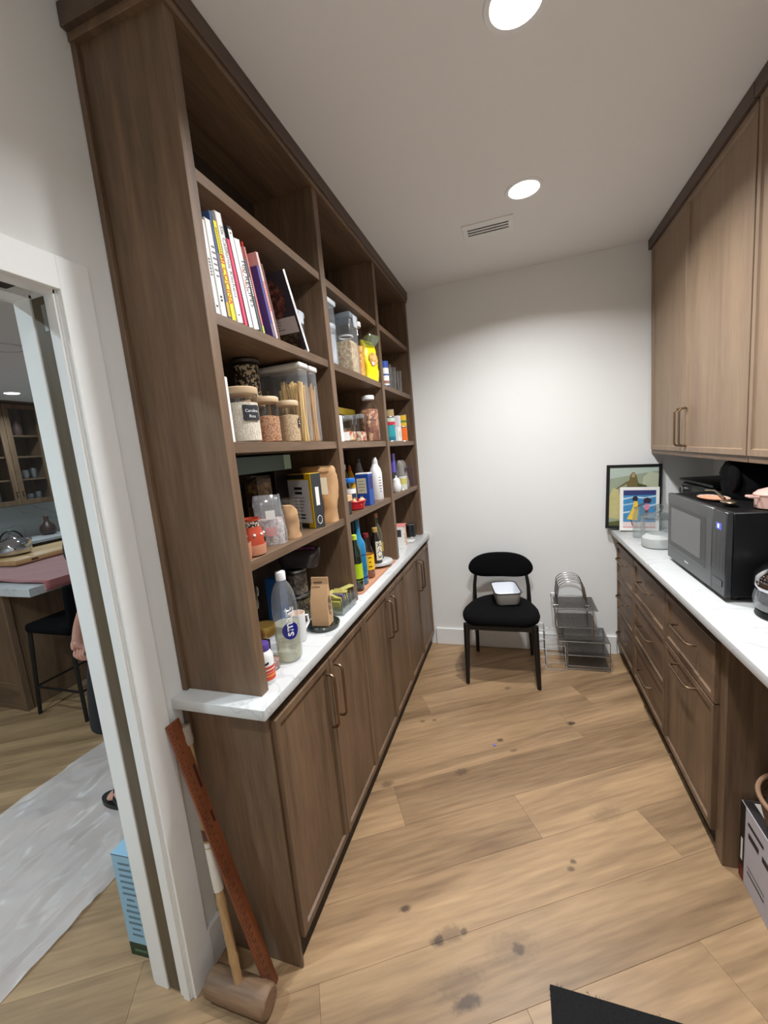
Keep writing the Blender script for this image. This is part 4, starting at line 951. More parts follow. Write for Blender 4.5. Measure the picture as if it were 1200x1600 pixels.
# ------------------------------------------------------------------ bay 2, bottle shelf (z 1.304)
t = thing('red_basket', 'shallow red plastic basket holding shallots and a blue-lidded jar', 'basket', (-.112, -1.20, DZ))
REDP = mat('red_plastic', (206, 34, 44), .35, var=.05)
mk('bowl', S().lathe([(.042, 0), (.05, .004), (.062, .042), (.059, .042), (.047, .006)], 32), REDP, t); mk('rim', S().tube([(.061 * math.cos(2 * PI * k / 32), .061 * math.sin(2 * PI * k / 32), .042) for k in range(32)], .0035, 6, True), REDP, t)
SHAL = mat('shallot_skin', (216, 170, 130), .5, var=.2, vscale=40)
for k, (x, y) in enumerate([(.04, -.022), (.046, .006), (.035, .032), (.02, -.04), (.026, -.005 + .05), (.045, -.012)]):
    tag(mk('shallot', S().sphere((-.112 + x, -1.20 + y, DZ + .030 + .012 * (k % 2)), .0125, 12, 8, 1, 1, 1.15).tube([(-.112 + x, -1.20 + y, DZ + .042 + .012 * (k % 2)), (-.112 + x, -1.2 + y, DZ + .052 + .012 * (k % 2))], [.003, .001], 6), SHAL), 'small pale brown shallot in the red basket', 'shallot', 'shallots in the red basket')
t = jar('spread_jar', 'glass jar with a bright blue lid and dark label standing in the red basket', 'jar', (-.125, -1.205, DZ + .0075), .030, .15, .6, grains('olive_mix', [(150, 150, 110), (120, 116, 84), (180, 176, 140)], 120), mat('blue_lid', (28, 110, 196), .4), .022, .031)
mk('label', S().lathe([(.0305, .052), (.0305, .074)], 24, cap=(False, False)), flat('label_navy', (28, 48, 74)), t); mk('label_top', S().lathe([(.0305, .074), (.0305, .098)], 24, cap=(False, False)), BWHITE, t)
t = carton('blue_carton', 'blue and white food packet standing next to the red basket', 'packet', (-.10, -1.055, DZ), .075, .055, .165, mat('packet_blue', (34, 74, 156), .45, var=.08), -.1)
quad('packet_panel', t, frame((-.004, -.0281, .105), *FNY), .055, .08, CREAM); mk('packet_flap', S().box(-.037, .037, -.026, .026, .165, .172, .001), BWHITE, t, False)
bars(t, frame((-.004, -.0284, .13), *FNY), .045, 4, .016, .003, GREYINK, seed=12); quad('side_panel_print', t, frame((.0378, 0, .12), *FX), .045, .07, NAVY)
t = thing('spray_bottle', 'tall white spray bottle at the right end of the bottle shelf', 'bottle', (-.105, -.845, DZ))
mk('body', S().lathe([(.033, 0), (.036, .004), (.036, .155), (.030, .18), (.019, .2), (.0165, .21)], 28), WHITE, t); mk('nozzle', S().lathe([(.017, .21), (.017, .225), (.012, .24), (.008, .246)], 20), mat('spray_cap', (206, 206, 208), .3), t)
bars(t, frame((.0362 * math.cos(-.6), .0362 * math.sin(-.6), .13), (math.sin(.6), math.cos(.6), 0), (0, 0, 1)), .02, 6, .016, .005, GREYINK, seed=14)
def bottle(name, label, loc, prof, m, cap=None, capm=None, bands=(), group=None, liquid=None):
    t = thing(name, label, 'bottle', loc, 0, group)
    mk('body', S().lathe(prof, 28), m, t)
    if cap: mk('cap', S().lathe(cap, 20), capm, t)
    for r, z0, z1, bm_ in bands: mk('label', S().lathe([(r, z0), (r, z1)], 28, cap=(False, False)), bm_, t)
    if liquid: mk('liquid', S().lathe(liquid[0], 28), liquid[1], t)
    return t
DKGL = mat('dark_green_glass', (30, 40, 26), .12, var=.05, coat=.5)
bottle('soda_bottle', 'dark bottle with a white cap at the back of the bottle shelf', (-.23, -1.02, DZ), [(.03, 0), (.032, .01), (.032, .13), (.014, .19), (.0135, .2)], mat('dark_brown_glass', (40, 34, 28), .15), [(.0155, .196), (.0155, .222), (.012, .224)], WHITE)
bottle('mustard_bottle', 'yellow and orange squeeze bottle at the back of the bottle shelf', (-.225, -.94, DZ), [(.024, 0), (.026, .01), (.026, .14), (.01, .185)], mat('mustard_yellow', (240, 186, 30), .4), [(.011, .183), (.009, .2), (.004, .215)], flat('orange_cap', (226, 110, 50)))
bottle('grey_bottle', 'grey plastic bottle with a sloping neck behind the white spray bottle', (-.20, -.862, DZ), [(.03, 0), (.031, .01), (.031, .15), (.02, .19), (.012, .225)], mat('grey_plastic', (150, 150, 154), .4), [(.013, .222), (.012, .245)], mat('grey_dark', (96, 96, 100), .4))
carton('snack_carton', 'small tan carton sticking out beside the first divider', 'carton', (-.085, -1.375, DZ + .062), .05, .075, .028, mat('tan_card', (214, 172, 134), .7))
carton('spice_tin', 'dark spice tin under the small tan carton', 'tin', (-.095, -1.38, DZ), .06, .07, .0615, mat('dark_tin', (40, 36, 36), .4, .6))
bottle('vinegar_bottle', 'dark bottle half hidden behind the first divider on the bottle shelf', (-.2, -1.22, DZ), [(.028, 0), (.03, .01), (.03, .13), (.012, .18), (.011, .22)], DKGL, [(.0125, .218), (.0125, .235)], BWHITE)

# ------------------------------------------------------------------ bay 2, counter
t = thing('terracotta_tray', 'thin terracotta-coloured serving board under the bottles', 'tray', (-.13, -1.072, KZ))
mk('board', S().loft([[(x, y, z) for x, y in rrect(.168, .59, .02, 4)] for z in (0, .008)]), mat('terracotta_board', (196, 142, 110), .6, var=.06), t); mk('edge', S().tube([(x, y, .008) for x, y in rrect(.164, .586, .02, 4)], .0015, 5, True), mat('terracotta_edge', (176, 120, 92), .6), t)
TZ = KZ + .0097
bottle('olive_oil_bottle', 'dark green bottle with a lime green label nearest the first divider', (-.078, -1.325, TZ), [(.024, 0), (.027, .005), (.027, .175), (.024, .2), (.014, .225), (.0125, .25)], DKGL, [(.0135, .25), (.0135, .272), (.01, .274)], mat('lime_cap', (196, 214, 70), .4), [(.0274, .05, .135, mat('lime_label', (178, 206, 30), .5, var=.12, vscale=60)), (.0277, .052, .062, DKGL)])
bottle('blue_bottle', 'tall sky blue bottle with a long neck', (-.098, -1.228, TZ), [(.030, 0), (.034, .005), (.034, .19), (.031, .215), (.018, .24), (.0135, .265), (.0125, .322)], mat('blue_glass', (34, 128, 176), .12, var=.05, coat=.5), [(.0135, .318), (.0135, .339), (.011, .341)], mat('blue_cap', (30, 96, 140), .3), [(.0344, .03, .042, flat('blue_print', (26, 60, 110))), (.0344, .15, .156, flat('blue_print', (26, 60, 110)))])
t = bottle('syrup_bottle', 'clear bottle of amber syrup with a yellow label', (-.098, -1.122, TZ), [(.032, 0), (.035, .005), (.035, .13), (.03, .15), (.018, .19), (.0135, .215)], GLASS, [(.016, .215), (.016, .236), (.013, .238)], mat('dark_red_cap', (110, 30, 34), .4), [(.0354, .045, .125, mat('yellow_label', (240, 190, 20), .5, var=.1, vscale=50))], liquid=([(.030, .003), (.0335, .008), (.0335, .12), (.0, .122)], mat('amber_syrup', (140, 76, 34), .2)))
for k in range(3): bars(t, frame((.0358 * math.cos(-.85), .0358 * math.sin(-.85), .112 - .024 * k), (math.sin(.85), math.cos(.85), 0), (0, 0, 1)), .02, 1, .01, .006, flat('brown_ink', (110, 60, 20)), seed=20 + k)
t = thing('marble_turntable', 'round white marble turntable carrying two bottles', 'turntable', (-.118, -.905, TZ))
mk('foot', S().lathe([(.05, 0), (.052, .003), (.05, .012)], 32), mat('turntable_foot', (90, 90, 88), .5), t); mk('plate', S().lathe([(.080, .012), (.084, .014), (.084, .028), (.081, .030), (.03, .030)], 48), QUARTZ, t)
PZ = TZ + .0305
t = bottle('sake_bottle', 'dark brown bottle with a tall white label of black brush characters', (-.105, -.955, PZ), [(.029, 0), (.032, .005), (.032, .105), (.028, .13), (.016, .16), (.0125, .18)], mat('sake_glass', (30, 24, 20), .1, coat=.6), [(.0155, .178), (.0155, .202), (.013, .204)], mat('tan_cap', (176, 142, 80), .4))
s = S(); A2 = -.62; s.loft([[(.0324 * math.cos(A2 + a), .0324 * math.sin(A2 + a), z) for a in [(-.65 + 1.3 * k / 12) for k in range(13)]] for z in (.02, .128)], (False, False), False); mk('paper_label', s, flat('rice_paper', (232, 226, 208)), t)
for k, ch in enumerate('丸大豆'):
    MT_ = MT.copy(); MT_[2][3] = .108 - .034 * k; text(ch, .034, INK, t, MT_, 'character', wrap=(.0330, A2), bold=.0006)
bottle('mirin_bottle', 'tall clear bottle with a gold label on the marble turntable', (-.125, -.868, PZ), [(.03, 0), (.033, .005), (.033, .15), (.026, .18), (.0145, .21), (.0125, .25)], glass('pale_green_glass', (226, 232, 214), .05, .04, .1, (190, 190, 160)), [(.0145, .245), (.0145, .272), (.012, .274)], mat('copper_cap', (176, 130, 96), .35, .5), [(.0334, .045, .1, mat('gold_label', (186, 164, 80), .4, .3, var=.15, vscale=60))], liquid=([(.029, .003), (.0315, .008), (.0315, .042), (0, .043)], flat('soy_dark', (50, 34, 26))))
bottle('wine_bottle', 'dark wine bottle at the back between the blue and amber bottles', (-.215, -1.10, TZ), [(.034, 0), (.037, .005), (.037, .19), (.03, .215), (.014, .245), (.013, .32)], DKGL, [(.0142, .285), (.0142, .325)], flat('foil_dark', (24, 40, 44), .3))
bottle('wine_bottle', 'black-necked bottle at the back behind the sake bottle', (-.225, -.995, TZ), [(.034, 0), (.037, .005), (.037, .18), (.03, .205), (.014, .235), (.013, .30)], mat('black_glass', (20, 18, 18), .12), [(.0142, .27), (.0142, .305)], flat('foil_black', (30, 24, 22), .3))

# ------------------------------------------------------------------ bay 3
t = can('salt_canister', 'blue and white cardboard salt canister beside the second divider', 'canister', (-.075, -.60, BZ), .029, .145, BWHITE, mat('blue_lid', (28, 110, 196), .4), band=[(.105, .143, mat('salt_blue', (44, 74, 160), .5)), (.06, .07, mat('salt_blue', (44, 74, 160), .5))])
mk('print_figure', S().lathe([(.0294, .012), (.0294, .03)], 24, cap=(False, False)), flat('print_brown', (150, 110, 90)), t)
for k, (y, lb) in enumerate([(-.475, 'tall drinking glass next to the salt canister'), (-.36, 'tall drinking glass in the middle of the three on the top right shelf'), (-.215, 'tall drinking glass nearest the back wall')]):
    t = thing('drinking_glass', lb, 'glass', (-.095, y, BZ), 0, 'drinking glasses on the top right shelf')
    mk('wall', S().lathe([(.024, .002), (.030, .15), (.0285, .15), (.0225, .008)], 24), glass('tumbler_glass', (250, 252, 252), .06, .04, .03), t); mk('base', S().lathe([(.024, 0), (.0245, .007), (.02, .009)], 24), glass('tumbler_base', (240, 244, 244), .12, .04, .08), t)
TINM = mat('tin_metal', (200, 200, 200), .3, 1.0)
can('food_can', 'teal labelled food can at the front left of the can shelf', 'can', (-.095, -.52, CZ), .037, .105, mat('teal_label', (40, 150, 160), .45, var=.15, vscale=40), TINM, band=[(.004, .03, mat('teal_dark', (24, 110, 130), .45))])
can('food_can', 'red labelled food can, bottom of the middle stack', 'can', (-.125, -.405, CZ), .037, .085, mat('red_label', (196, 30, 50), .45, var=.12, vscale=40), TINM, band=[(.03, .05, BWHITE)])
can('food_can', 'crimson and white food can in the middle of the stack', 'can', (-.125, -.405, CZ + .0865), .037, .075, mat('crimson_label', (206, 44, 66), .45), TINM, band=[(.045, .07, mat('mint_band', (196, 216, 200), .5))])
can('food_can', 'tan and gold food can on top of the stack', 'can', (-.125, -.405, CZ + .163), .034, .05, mat('tan_label', (176, 150, 104), .45, var=.2, vscale=60), TINM)
carton('tall_carton', 'tall white and red carton on the can shelf', 'carton', (-.11, -.30, CZ), .055, .06, .175, mat('white_red_carton', (232, 226, 230), .5, var=.05)).children[0]
t = carton('tea_carton', 'small white carton in front of the red cans', 'carton', (-.075, -.425, CZ), .04, .055, .09, BWHITE)
quad('carton_print', t, frame((.0206, 0, .045), *FX), .03, .04, CREAM)
can('food_can', 'orange labelled food can in the far corner of the can shelf', 'can', (-.095, -.195, CZ), .033, .1, mat('orange_label', (236, 110, 30), .45, var=.12, vscale=40), TINM)
can('food_can', 'yellow and green food can stacked on the orange can', 'can', (-.095, -.195, CZ + .1015), .033, .085, mat('yellow_green_label', (226, 180, 40), .45, var=.1), TINM, band=[(.03, .045, flat('can_green', (80, 130, 50)))])
carton('purple_carton', 'violet carton standing on a dark box beside the second divider', 'carton', (-.15, -.375, DZ + .125), .05, .06, .13, mat('violet_carton', (92, 74, 176), .45, var=.1))
carton('dark_carton', 'dark box under the violet carton', 'carton', (-.165, -.38, DZ), .07, .075, .1245, mat('dark_card', (40, 34, 36), .6))
t = thing('coffee_bag', 'grey foil bag with dark printing in the far corner', 'bag', (-.135, -.198, DZ), PI / 2)
mk('foil', S().loft(bag_rings(.135, .085, .2, 14, 26, seed=51, crumple=.008, pinch=.2)), mat('grey_foil', (150, 146, 140), .35, .2, var=.12, vscale=15), t); quad('bag_mark', t, frame((-.02, -.044, .13), *FNY), .03, .03, INK); quad('bag_mark', t, frame((.03, -.044, .15), *FNY), .05, .02, flat('foil_dark2', (70, 68, 70)))
can('food_can', 'pale food can with a yellow picture at the front of the right shelf', 'can', (-.09, -.345, DZ), .035, .1, mat('pale_label', (212, 214, 204), .5), TINM, band=[(.04, .08, mat('yellow_picture', (206, 196, 110), .5, var=.2, vscale=50))])
t = thing('sugar_bowl', 'small white ceramic jar with a knob lid beside the second divider', 'jar', (-.085, -.50, DZ)); mk('bowl', S().lathe([(.018, 0), (.026, .01), (.030, .04), (.024, .075), (.022, .08)], 24), WHITE, t); mk('lid', S().lathe([(.024, .08), (.018, .092), (.006, .098), (.008, .108), (.0, .112)], 24), WHITE, t)
carton('brown_carton', 'dark brown tall carton against the shelf end on the right shelf', 'carton', (-.10, -.083, DZ), .07, .045, .15, mat('brown_card', (84, 62, 60), .6))
t = thing('rice_cake_box', 'white and orange box with printed side standing on the counter at the far end', 'box', (-.115, -.42, KZ), .1)
mk('box', S().box(-.035, .035, -.06, .06, 0, .15, .001), BWHITE, t, False); quad('side_panel', t, frame((.0354, .035, .075), *FX), .05, .148, mat('peach_print', (236, 160, 116), .5)); mk('lid_flap', S().box(-.035, .04, -.06, .06, .15, .154), BROSE, t, False)
quad('front_print', t, frame((-.005, -.0604, .105), *FNY), .05, .05, flat('print_dark', (60, 52, 54))); bars(t, frame((.0357, -.025, .09), *FX), .02, 3, .024, .010, INK, 'characters', 8)
can('black_canister', 'black canister with a silver lid in the corner of the counter', 'canister', (-.12, -.105, KZ), .036, .1, mat('black_tin', (28, 28, 30), .35, var=.05), STEEL)
jar('glass_jar', 'glass jar with a grey lid behind the white and orange box', 'jar', (-.215, -.33, KZ), .037, .20, .5, TEAL, mat('slate_lid', (96, 100, 112), .4), .028)
t = thing('grey_book', 'thin grey board lying flat under the white and orange box side', 'board', (-.10, -.27, KZ)); mk('board', S().box(-.05, .05, -.045, .045, 0, .006, .001), mat('board_grey', (176, 176, 172), .6), t); mk('sheet', S().box(-.045, .045, -.04, .04, .006, .007), BWHITE, t)

# ------------------------------------------------------------------ right counter
RZ = .9155
t = thing('picture_frame', 'black-framed green painting of a figure leaning on the back wall', 'picture', (1.388, -.012, RZ), 0)
MF = Matrix.Rotation(-.07, 4, 'X') @ Matrix.Rotation(.045, 4, 'Y')
MFr = Matrix.Translation((0, -.036, 0.008)) @ MF
fw, fh = .32, .425
mk('frame', S().box(-fw / 2, fw / 2, -.009, .009, 0, .018, .001, 1, MFr).box(-fw / 2, fw / 2, -.009, .009, fh - .018, fh, .001, 1, MFr).box(-fw / 2, -fw / 2 + .018, -.009, .009, .018, fh - .018, .001, 1, MFr).box(fw / 2 - .018, fw / 2, -.009, .009, .018, fh - .018, .001, 1, MFr), mat('black_frame', (18, 18, 20), .4), t, False)
pc = mk('painting', S().box(-fw / 2 + .016, fw / 2 - .016, -.004, .004, .016, fh - .016, 0, 1, MFr), mat('paint_sage', (150, 160, 138), .7, var=.18, vscale=9), t, False)
MP = MFr @ frame((0, -.0046, fh / 2), *FNY)
def blob(nm, pts, m, z=.0): poly(nm, t, MP, pts, m, z)
blob('paint_shape', [(-.14, .12), (.14, .17), (.14, .195), (-.14, .195)], mat('paint_mist', (176, 190, 178), .7, var=.1, vscale=14))
blob('paint_shape', [(-.142, -.14), (-.08, -.15), (-.06, -.05), (-.09, .05), (-.12, .06), (-.142, .0)], mat('paint_straw', (188, 180, 126), .7, var=.15, vscale=20))
blob('paint_shape', [(.05, .08), (.142, .05), (.142, .15), (.09, .165), (.055, .13)], mat('paint_cloud', (182, 186, 160), .7, var=.12, vscale=18))
blob('paint_shape', [(-.142, -.196), (-.04, -.196), (-.05, -.155), (-.142, -.17)], mat('paint_moss', (84, 92, 44), .7, var=.2, vscale=30))
FIG = mat('paint_olive_brown', (112, 98, 54), .7, var=.15, vscale=30)
blob('paint_figure', [(-.035, .03), (.02, .03), (.032, .085), (.024, .105), (.016, .14), (.004, .16), (-.008, .162), (-.02, .145), (-.026, .11), (-.04, .09)], FIG, .0003)
blob('paint_figure', [(-.1, .05), (-.038, .088), (-.03, .1), (-.036, .105), (-.1, .058)], FIG, .0004)
blob('paint_figure', [(.024, .09), (.075, .075), (.085, .04), (.05, .03), (.02, .04)], mat('paint_dark_olive', (78, 82, 40), .7, var=.2, vscale=30), .0004)
blob('paint_figure', [(-.012, .128), (.006, .128), (.008, .15), (-.003, .158), (-.013, .148)], mat('paint_face', (166, 146, 108), .7), .0006)
t = thing('art_print', 'white-mounted print of two children by the sea leaning on the black frame', 'picture', (1.414, -.085, RZ), 0)
MFp = Matrix.Translation((0, -.02, .004)) @ Matrix.Rotation(-.13, 4, 'X') @ Matrix.Rotation(.045, 4, 'Y')
pw, ph = .225, .285
mk('mount', S().box(-pw / 2, pw / 2, -.003, .003, 0, ph, .0005, 1, MFp), BWHITE, t, False)
MP = MFp @ frame((0, -.0034, ph / 2), *FNY)
def pblob(pts, c, z, nm='print_shape', var=.08): poly(nm, t, MP, pts, mat('print_%d_%d_%d' % c, c, .6, var=var, vscale=40), z)
pblob([(-.093, -.122), (.093, -.122), (.093, .122), (-.093, .122)], (226, 206, 204), 0)
pblob([(-.093, -.085), (.093, -.085), (.093, .122), (-.093, .122)], (62, 136, 184), .0002, var=.25)
pblob([(-.093, .088), (.093, .092), (.093, .122), (-.093, .122)], (46, 54, 110), .0004)
pblob([(-.093, .07), (-.03, .082), (.03, .076), (.093, .088), (.093, .08), (.02, .068), (-.04, .074), (-.093, .06)], (206, 222, 232), .0005)
pblob([(-.093, .03), (-.04, .04), (-.02, .034), (-.093, .02)], (150, 190, 214), .0005); pblob([(-.093, -.02), (-.05, -.012), (-.06, -.024), (-.093, -.03)], (190, 210, 224), .0005); pblob([(.02, .02), (.093, .035), (.093, .025), (.03, .008)], (170, 204, 224), .0005)
pblob([(-.093, -.122), (.093, -.122), (.093, -.117), (-.093, -.117)], (206, 120, 120), .0005)
DRESS = (232, 194, 66)
pblob([(-.072, -.066), (-.012, -.076), (-.006, -.02), (-.008, .03), (-.012, .05), (-.032, .052), (-.036, .02), (-.05, -.02)], DRESS, .0008, 'print_figure')
pblob([(-.036, .052), (-.014, .05), (-.008, .072), (-.02, .086), (-.036, .08), (-.042, .066)], (40, 32, 54), .0009, 'print_figure')
pblob([(-.012, .012), (.03, .035), (.03, .042), (-.01, .022)], (120, 72, 56), .001, 'print_figure'); pblob([(-.052, -.07), (-.044, -.071), (-.034, -.108), (-.026, -.112), (-.04, -.112)], (110, 66, 52), .0007, 'print_figure')
pblob([(.03, .03), (.055, .034), (.058, .005), (.04, -.01), (.028, .0)], (214, 130, 150), .0009, 'print_figure'); pblob([(.022, .04), (.06, .036), (.068, .06), (.045, .076), (.024, .066)], (52, 34, 56), .001, 'print_figure'); pblob([(.03, -.005), (.05, -.005), (.048, -.07), (.04, -.07)], (110, 66, 52), .0007, 'print_figure')

SUGAR = mat('white_sugar', (232, 230, 226), .8, var=.03, bump=.4, bscale=300)
t = thing('glass_canister', 'large round glass canister of sugar with a glass knob lid', 'canister', (1.410, -.508, RZ))
mk('glass_body', S().lathe([(.078, 0), (.083, .005), (.084, .16), (.08, .165)], 40, cap=(True, False)), glass('canister_glass', (240, 243, 243), .05, .04, .06), t)
mk('contents', S().lathe([(.074, .004), (.079, .01), (.079, .055), (.055, .075), (.02, .07), (0, .069)], 40), SUGAR, t)
LG = glass('thick_glass', (228, 234, 234), .12, .04, .12, (150, 156, 156))
mk('lid', S().lathe([(.078, .162), (.086, .166), (.086, .174), (.072, .182), (.03, .192), (.014, .194)], 40), LG, t); mk('knob', S().lathe([(.011, .194), (.01, .2), (.02, .21), (.024, .222), (.02, .234), (.008, .24)], 24), LG, t)
t = thing('milk_bottle', 'empty clear glass bottle beside the sugar canister', 'bottle', (1.372, -.275, RZ))
mk('glass_body', S().lathe([(.030, 0), (.033, .005), (.033, .13), (.029, .15), (.0235, .165), (.0235, .178), (.026, .184)], 28, cap=(True, False)), glass('bottle_glass', (232, 238, 236), .05, .04, .08), t); mk('rim', S().tube([(.025 * math.cos(2 * PI * k / 24), .025 * math.sin(2 * PI * k / 24), .184) for k in range(24)], .003, 6, True), LG, t)

# microwave
t = thing('microwave', 'black and dark grey countertop microwave oven', 'microwave', (1.378, -1.36, RZ))
MWB = mat('microwave_black', (8, 8, 9), .5, var=.05, bump=.1, bscale=800, spec=.25); MWG = mat('microwave_grey_steel', (92, 94, 96), .35, .6, var=.04); MWP = mat('microwave_panel', (60, 61, 63), .3, .5)
mk('body', S().box(.022, .43, .003, .593, .020, .334, .004), MWB, t)
dd = mk('door', S().box(0, .022, .112, .596, .018, .336, .003), MWG, t)
quad('window_frame', dd, frame((-.0004, .366, .185), *FNX), .405, .21, MWP); quad('window', dd, frame((-.0008, .382, .190), *FNX), .335, .165, mat('microwave_window', (104, 106, 107), .22, .2))
mk('grip_line', S().box(-.0015, 0, .18, .57, .0795, .082), mat('grip_light', (132, 134, 136), .3, .6), dd, False)
s = S()
for k in range(7): s.box(-.001, -.0004, .335 + .0062 * k, .3382 + .0062 * k, .049, .0545)
mk('maker_mark', s, WHITEINK, dd, False)
cp = mk('control_panel', S().box(0, .022, 0, .109, .018, .336, .003), MWP, t)
quad('display', cp, frame((-.0006, .056, .278), *FNX), .044, .026, mat('display_blue', (70, 80, 170), .3, emit=.55))
bars(cp, frame((-.0010, .056, .278), (0, 0, 1), (0, 1, 0)), .016, 1, .01, .006, mat('display_digits', (196, 206, 255), .3, emit=1.6), 'display_digit', 2); bars(cp, frame((-.0010, .064, .278), (0, 0, 1), (0, 1, 0)), .016, 1, .01, .004, MATS['display_digits'], 'display_digit', 2)
for r in range(7):
    for c in range(3): quad('key', cp, frame((-.0005, .027 + .027 * c, .238 - .02 * r), *FNX), .019, .011, mat('key_grey', (72, 73, 76), .4, .3))
mk('open_button', S().box(-.002, 0, .018, .092, .052, .078, .001), mat('open_button', (70, 72, 74), .3, .5), cp)
for x, y in ((.05, .04), (.05, .55), (.38, .04), (.38, .55)): mk('foot', S().lathe([(.012, 0), (.012, .021)], 12, (x, y)), BLACK, t)
MZ = RZ + .3345
t = thing('bread_bag', 'crumpled black fabric bag lying on top of the microwave', 'bag', (1.645, -.99, MZ), .0)
BLK = mat('black_cloth_bag', (6, 6, 7), .95, var=.2, vscale=12, bump=.3, bscale=70, spec=.1)
mk('cloth', S().loft(bag_rings(.24, .34, .15, 14, 30, seed=61, crumple=.018, pinch=.45, square=.85)), BLK, t)
mk('open_mouth', S().tube([(-.11 + .01 * math.cos(a), -.02 + .075 * math.cos(a), .085 + .055 * math.sin(a)) for a in [2 * PI * k / 24 for k in range(24)]], .008, 8, True), BLK, t)
mk('mouth_fold', S().loft([[(-.118 - .002 * j + .01 * math.cos(a), -.02 + (.075 - .018 * j) * math.cos(a), .085 + (.055 - .014 * j) * math.sin(a)) for a in [2 * PI * k / 20 for k in range(20)]] for j in range(4)], (False, True)), BLK, t)
t = thing('pink_casserole', 'small pale pink lidded casserole on top of the microwave', 'pot', (1.553, -1.285, MZ))
PNK = mat('pink_enamel', (214, 176, 164), .25, var=.03)
mk('pot', S().lathe([(.05, 0), (.058, .004), (.06, .048), (.062, .05)], 36), PNK, t); mk('lid', S().lathe([(.063, .05), (.063, .054), (.05, .066), (.02, .076), (0, .078)], 36), PNK, t)
mk('knob', S().lathe([(.006, .076), (.006, .083), (.012, .088), (.011, .096), (.0, .098)], 20), STEEL, t)
for sx in (-1, 1): mk('loop_handle', S().tube([(sx * .058, .02, .044), (sx * .08, .016, .046), (sx * .08, -.016, .046), (sx * .058, -.02, .044)], .005, 8), PNK, t)
t = thing('patterned_plate', 'small oval plate with orange and blue pattern on the microwave', 'plate', (1.462, -1.03, MZ), .1)
mk('plate', S().lathe([(.03, 0), (.05, .004), (.058, .011), (.056, .012), (.03, .005)], 32, sx=.8, sy=1.5), mat('plate_peach', (216, 160, 128), .35, var=.1), t); mk('pattern_ring', S().lathe([(.045, .0075), (.055, .0122)], 32, sx=.8, sy=1.5, cap=(False, False)), grains('blue_white_glaze', [(222, 224, 230), (96, 116, 160), (206, 196, 190)], 60), t)
t = thing('serving_spoon', 'steel serving spoon lying across the plate on the microwave', 'spoon', (1.475, -1.05, MZ))
SPM = mat('spoon_bronze', (150, 132, 112), .3, .9)
mk('handle', S().tube([(.02, .18, .018), (.03, .12, .024), (.01, .03, .024), (-.012, -.08, .018)], [.007, .0055, .004, .004], 8), SPM, t); mk('bowl', S().sphere((-.03, -.155, .016), .028, 16, 10, .8, 1.5, .28), SPM, t)
t = thing('air_fryer', 'black countertop air fryer with a chrome dial behind the microwave', 'air fryer', (1.815, -.30, RZ))
mk('body', S().box(-.19, .03, -.30, .15, 0, .325, .03, 4), mat('gloss_black', (9, 9, 10), .25, spec=.3), t); mk('top_plate', S().box(-.195, .032, -.305, .155, .325, .342, .008, 2), BLACK, t)
mk('dial', S().lathe([(.026, 0), (.026, .012), (.022, .015)], 28, M=frame((-.19, .10, .275), *FNX)), STEEL, t); mk('dial_face', S().lathe([(.018, .0152), (0, .0158)], 24, M=frame((-.19, .10, .275), *FNX)), BLACK, t)
t = thing('glass_kettle', 'polished glass and chrome kettle at the right edge by the microwave', 'kettle', (1.515, -1.478, RZ))
mk('glass_body', S().lathe([(.08, .02), (.095, .03), (.098, .06), (.09, .1), (.07, .115)], 36, cap=(True, False)), glass('kettle_glass', (214, 220, 222), .15, .04, .15), t)
mk('base', S().lathe([(.09, 0), (.092, .004), (.088, .02)], 36), BLACK, t)
mk('chrome_dome', S().lathe([(.094, .095), (.1, .11), (.096, .14), (.075, .17), (.04, .185), (.0, .19)], 36), mat('polished_chrome', (206, 208, 212), .08, 1.0), t); mk('knob', S().lathe([(.008, .187), (.007, .2), (.014, .21), (.0, .22)], 20), BLACK, t)

# box and basket in the knee space
t = thing('appliance_box', 'grey printed appliance carton standing in the space under the counter', 'box', (1.358, -2.02, 0))
mk('carton', S().box(0, .30, 0, .445, 0, .295, .0015), mat('carton_grey', (178, 172, 178), .6, var=.06, vscale=8), t, False)
MB = frame((-.0006, .2225, .1475), *FNX)
quad('dark_edge', t, MB, .03, .293, mat('carton_black', (30, 22, 22), .5), -.2075, 0)
bars(t, MB @ Matrix.Translation((-.2075, -.03, .0004)) @ Matrix.Rotation(PI / 2, 4, 'Z'), .13, 1, .01, .012, WHITEINK, 'lettering', 3)
quad('red_corner', t, MB @ Matrix.Translation((0, 0, .0003)), .03, .05, mat('carton_red', (110, 26, 24), .5), -.2075, -.121)
for k, (x, y, w, h) in enumerate([(-.13, .1, .09, .012), (-.14, .06, .06, .02), (-.06, .058, .06, .02), (-.12, -.06, .1, .006), (-.12, -.08, .1, .006), (.02, .06, .08, .02), (-.02, -.06, .05, .05), (.1, .0, .07, .09)]): quad('print_block', t, MB @ Matrix.Translation((0, 0, .0003)), w, h, [INK, GREYINK][k % 2 if k > 2 else 0], x, y)
MTp = Matrix(((1, 0, 0, .15), (0, 1, 0, .2225), (0, 0, 1, .2956), (0, 0, 0, 1)))
for k, (x, y, w, h, c) in enumerate([(0, 0, .296, .44, (36, 30, 30)), (-.02, .14, .2, .14, (206, 200, 192)), (.05, .09, .1, .08, (150, 60, 60)), (-.02, -.05, .22, .16, (214, 210, 206)), (.02, -.06, .1, .1, (120, 40, 44))]): quad('top_print', t, MTp @ Matrix.Translation((0, 0, .0003 * k)), w, h, mat('topprint_%d' % k, c, .6), x, y)
t = thing('woven_basket', 'round woven brown basket lying on the grey carton', 'basket', (1.478, -1.735, .2975))
WOV = grains('woven_cane', [(112, 86, 66), (136, 106, 82), (92, 70, 54)], 90, .7, (1, 1, 3))
mk('weave', S().lathe([(.09, 0), (.12, .04), (.14, .13), (.134, .132), (.112, .044), (.085, .008)], 40), WOV, t)
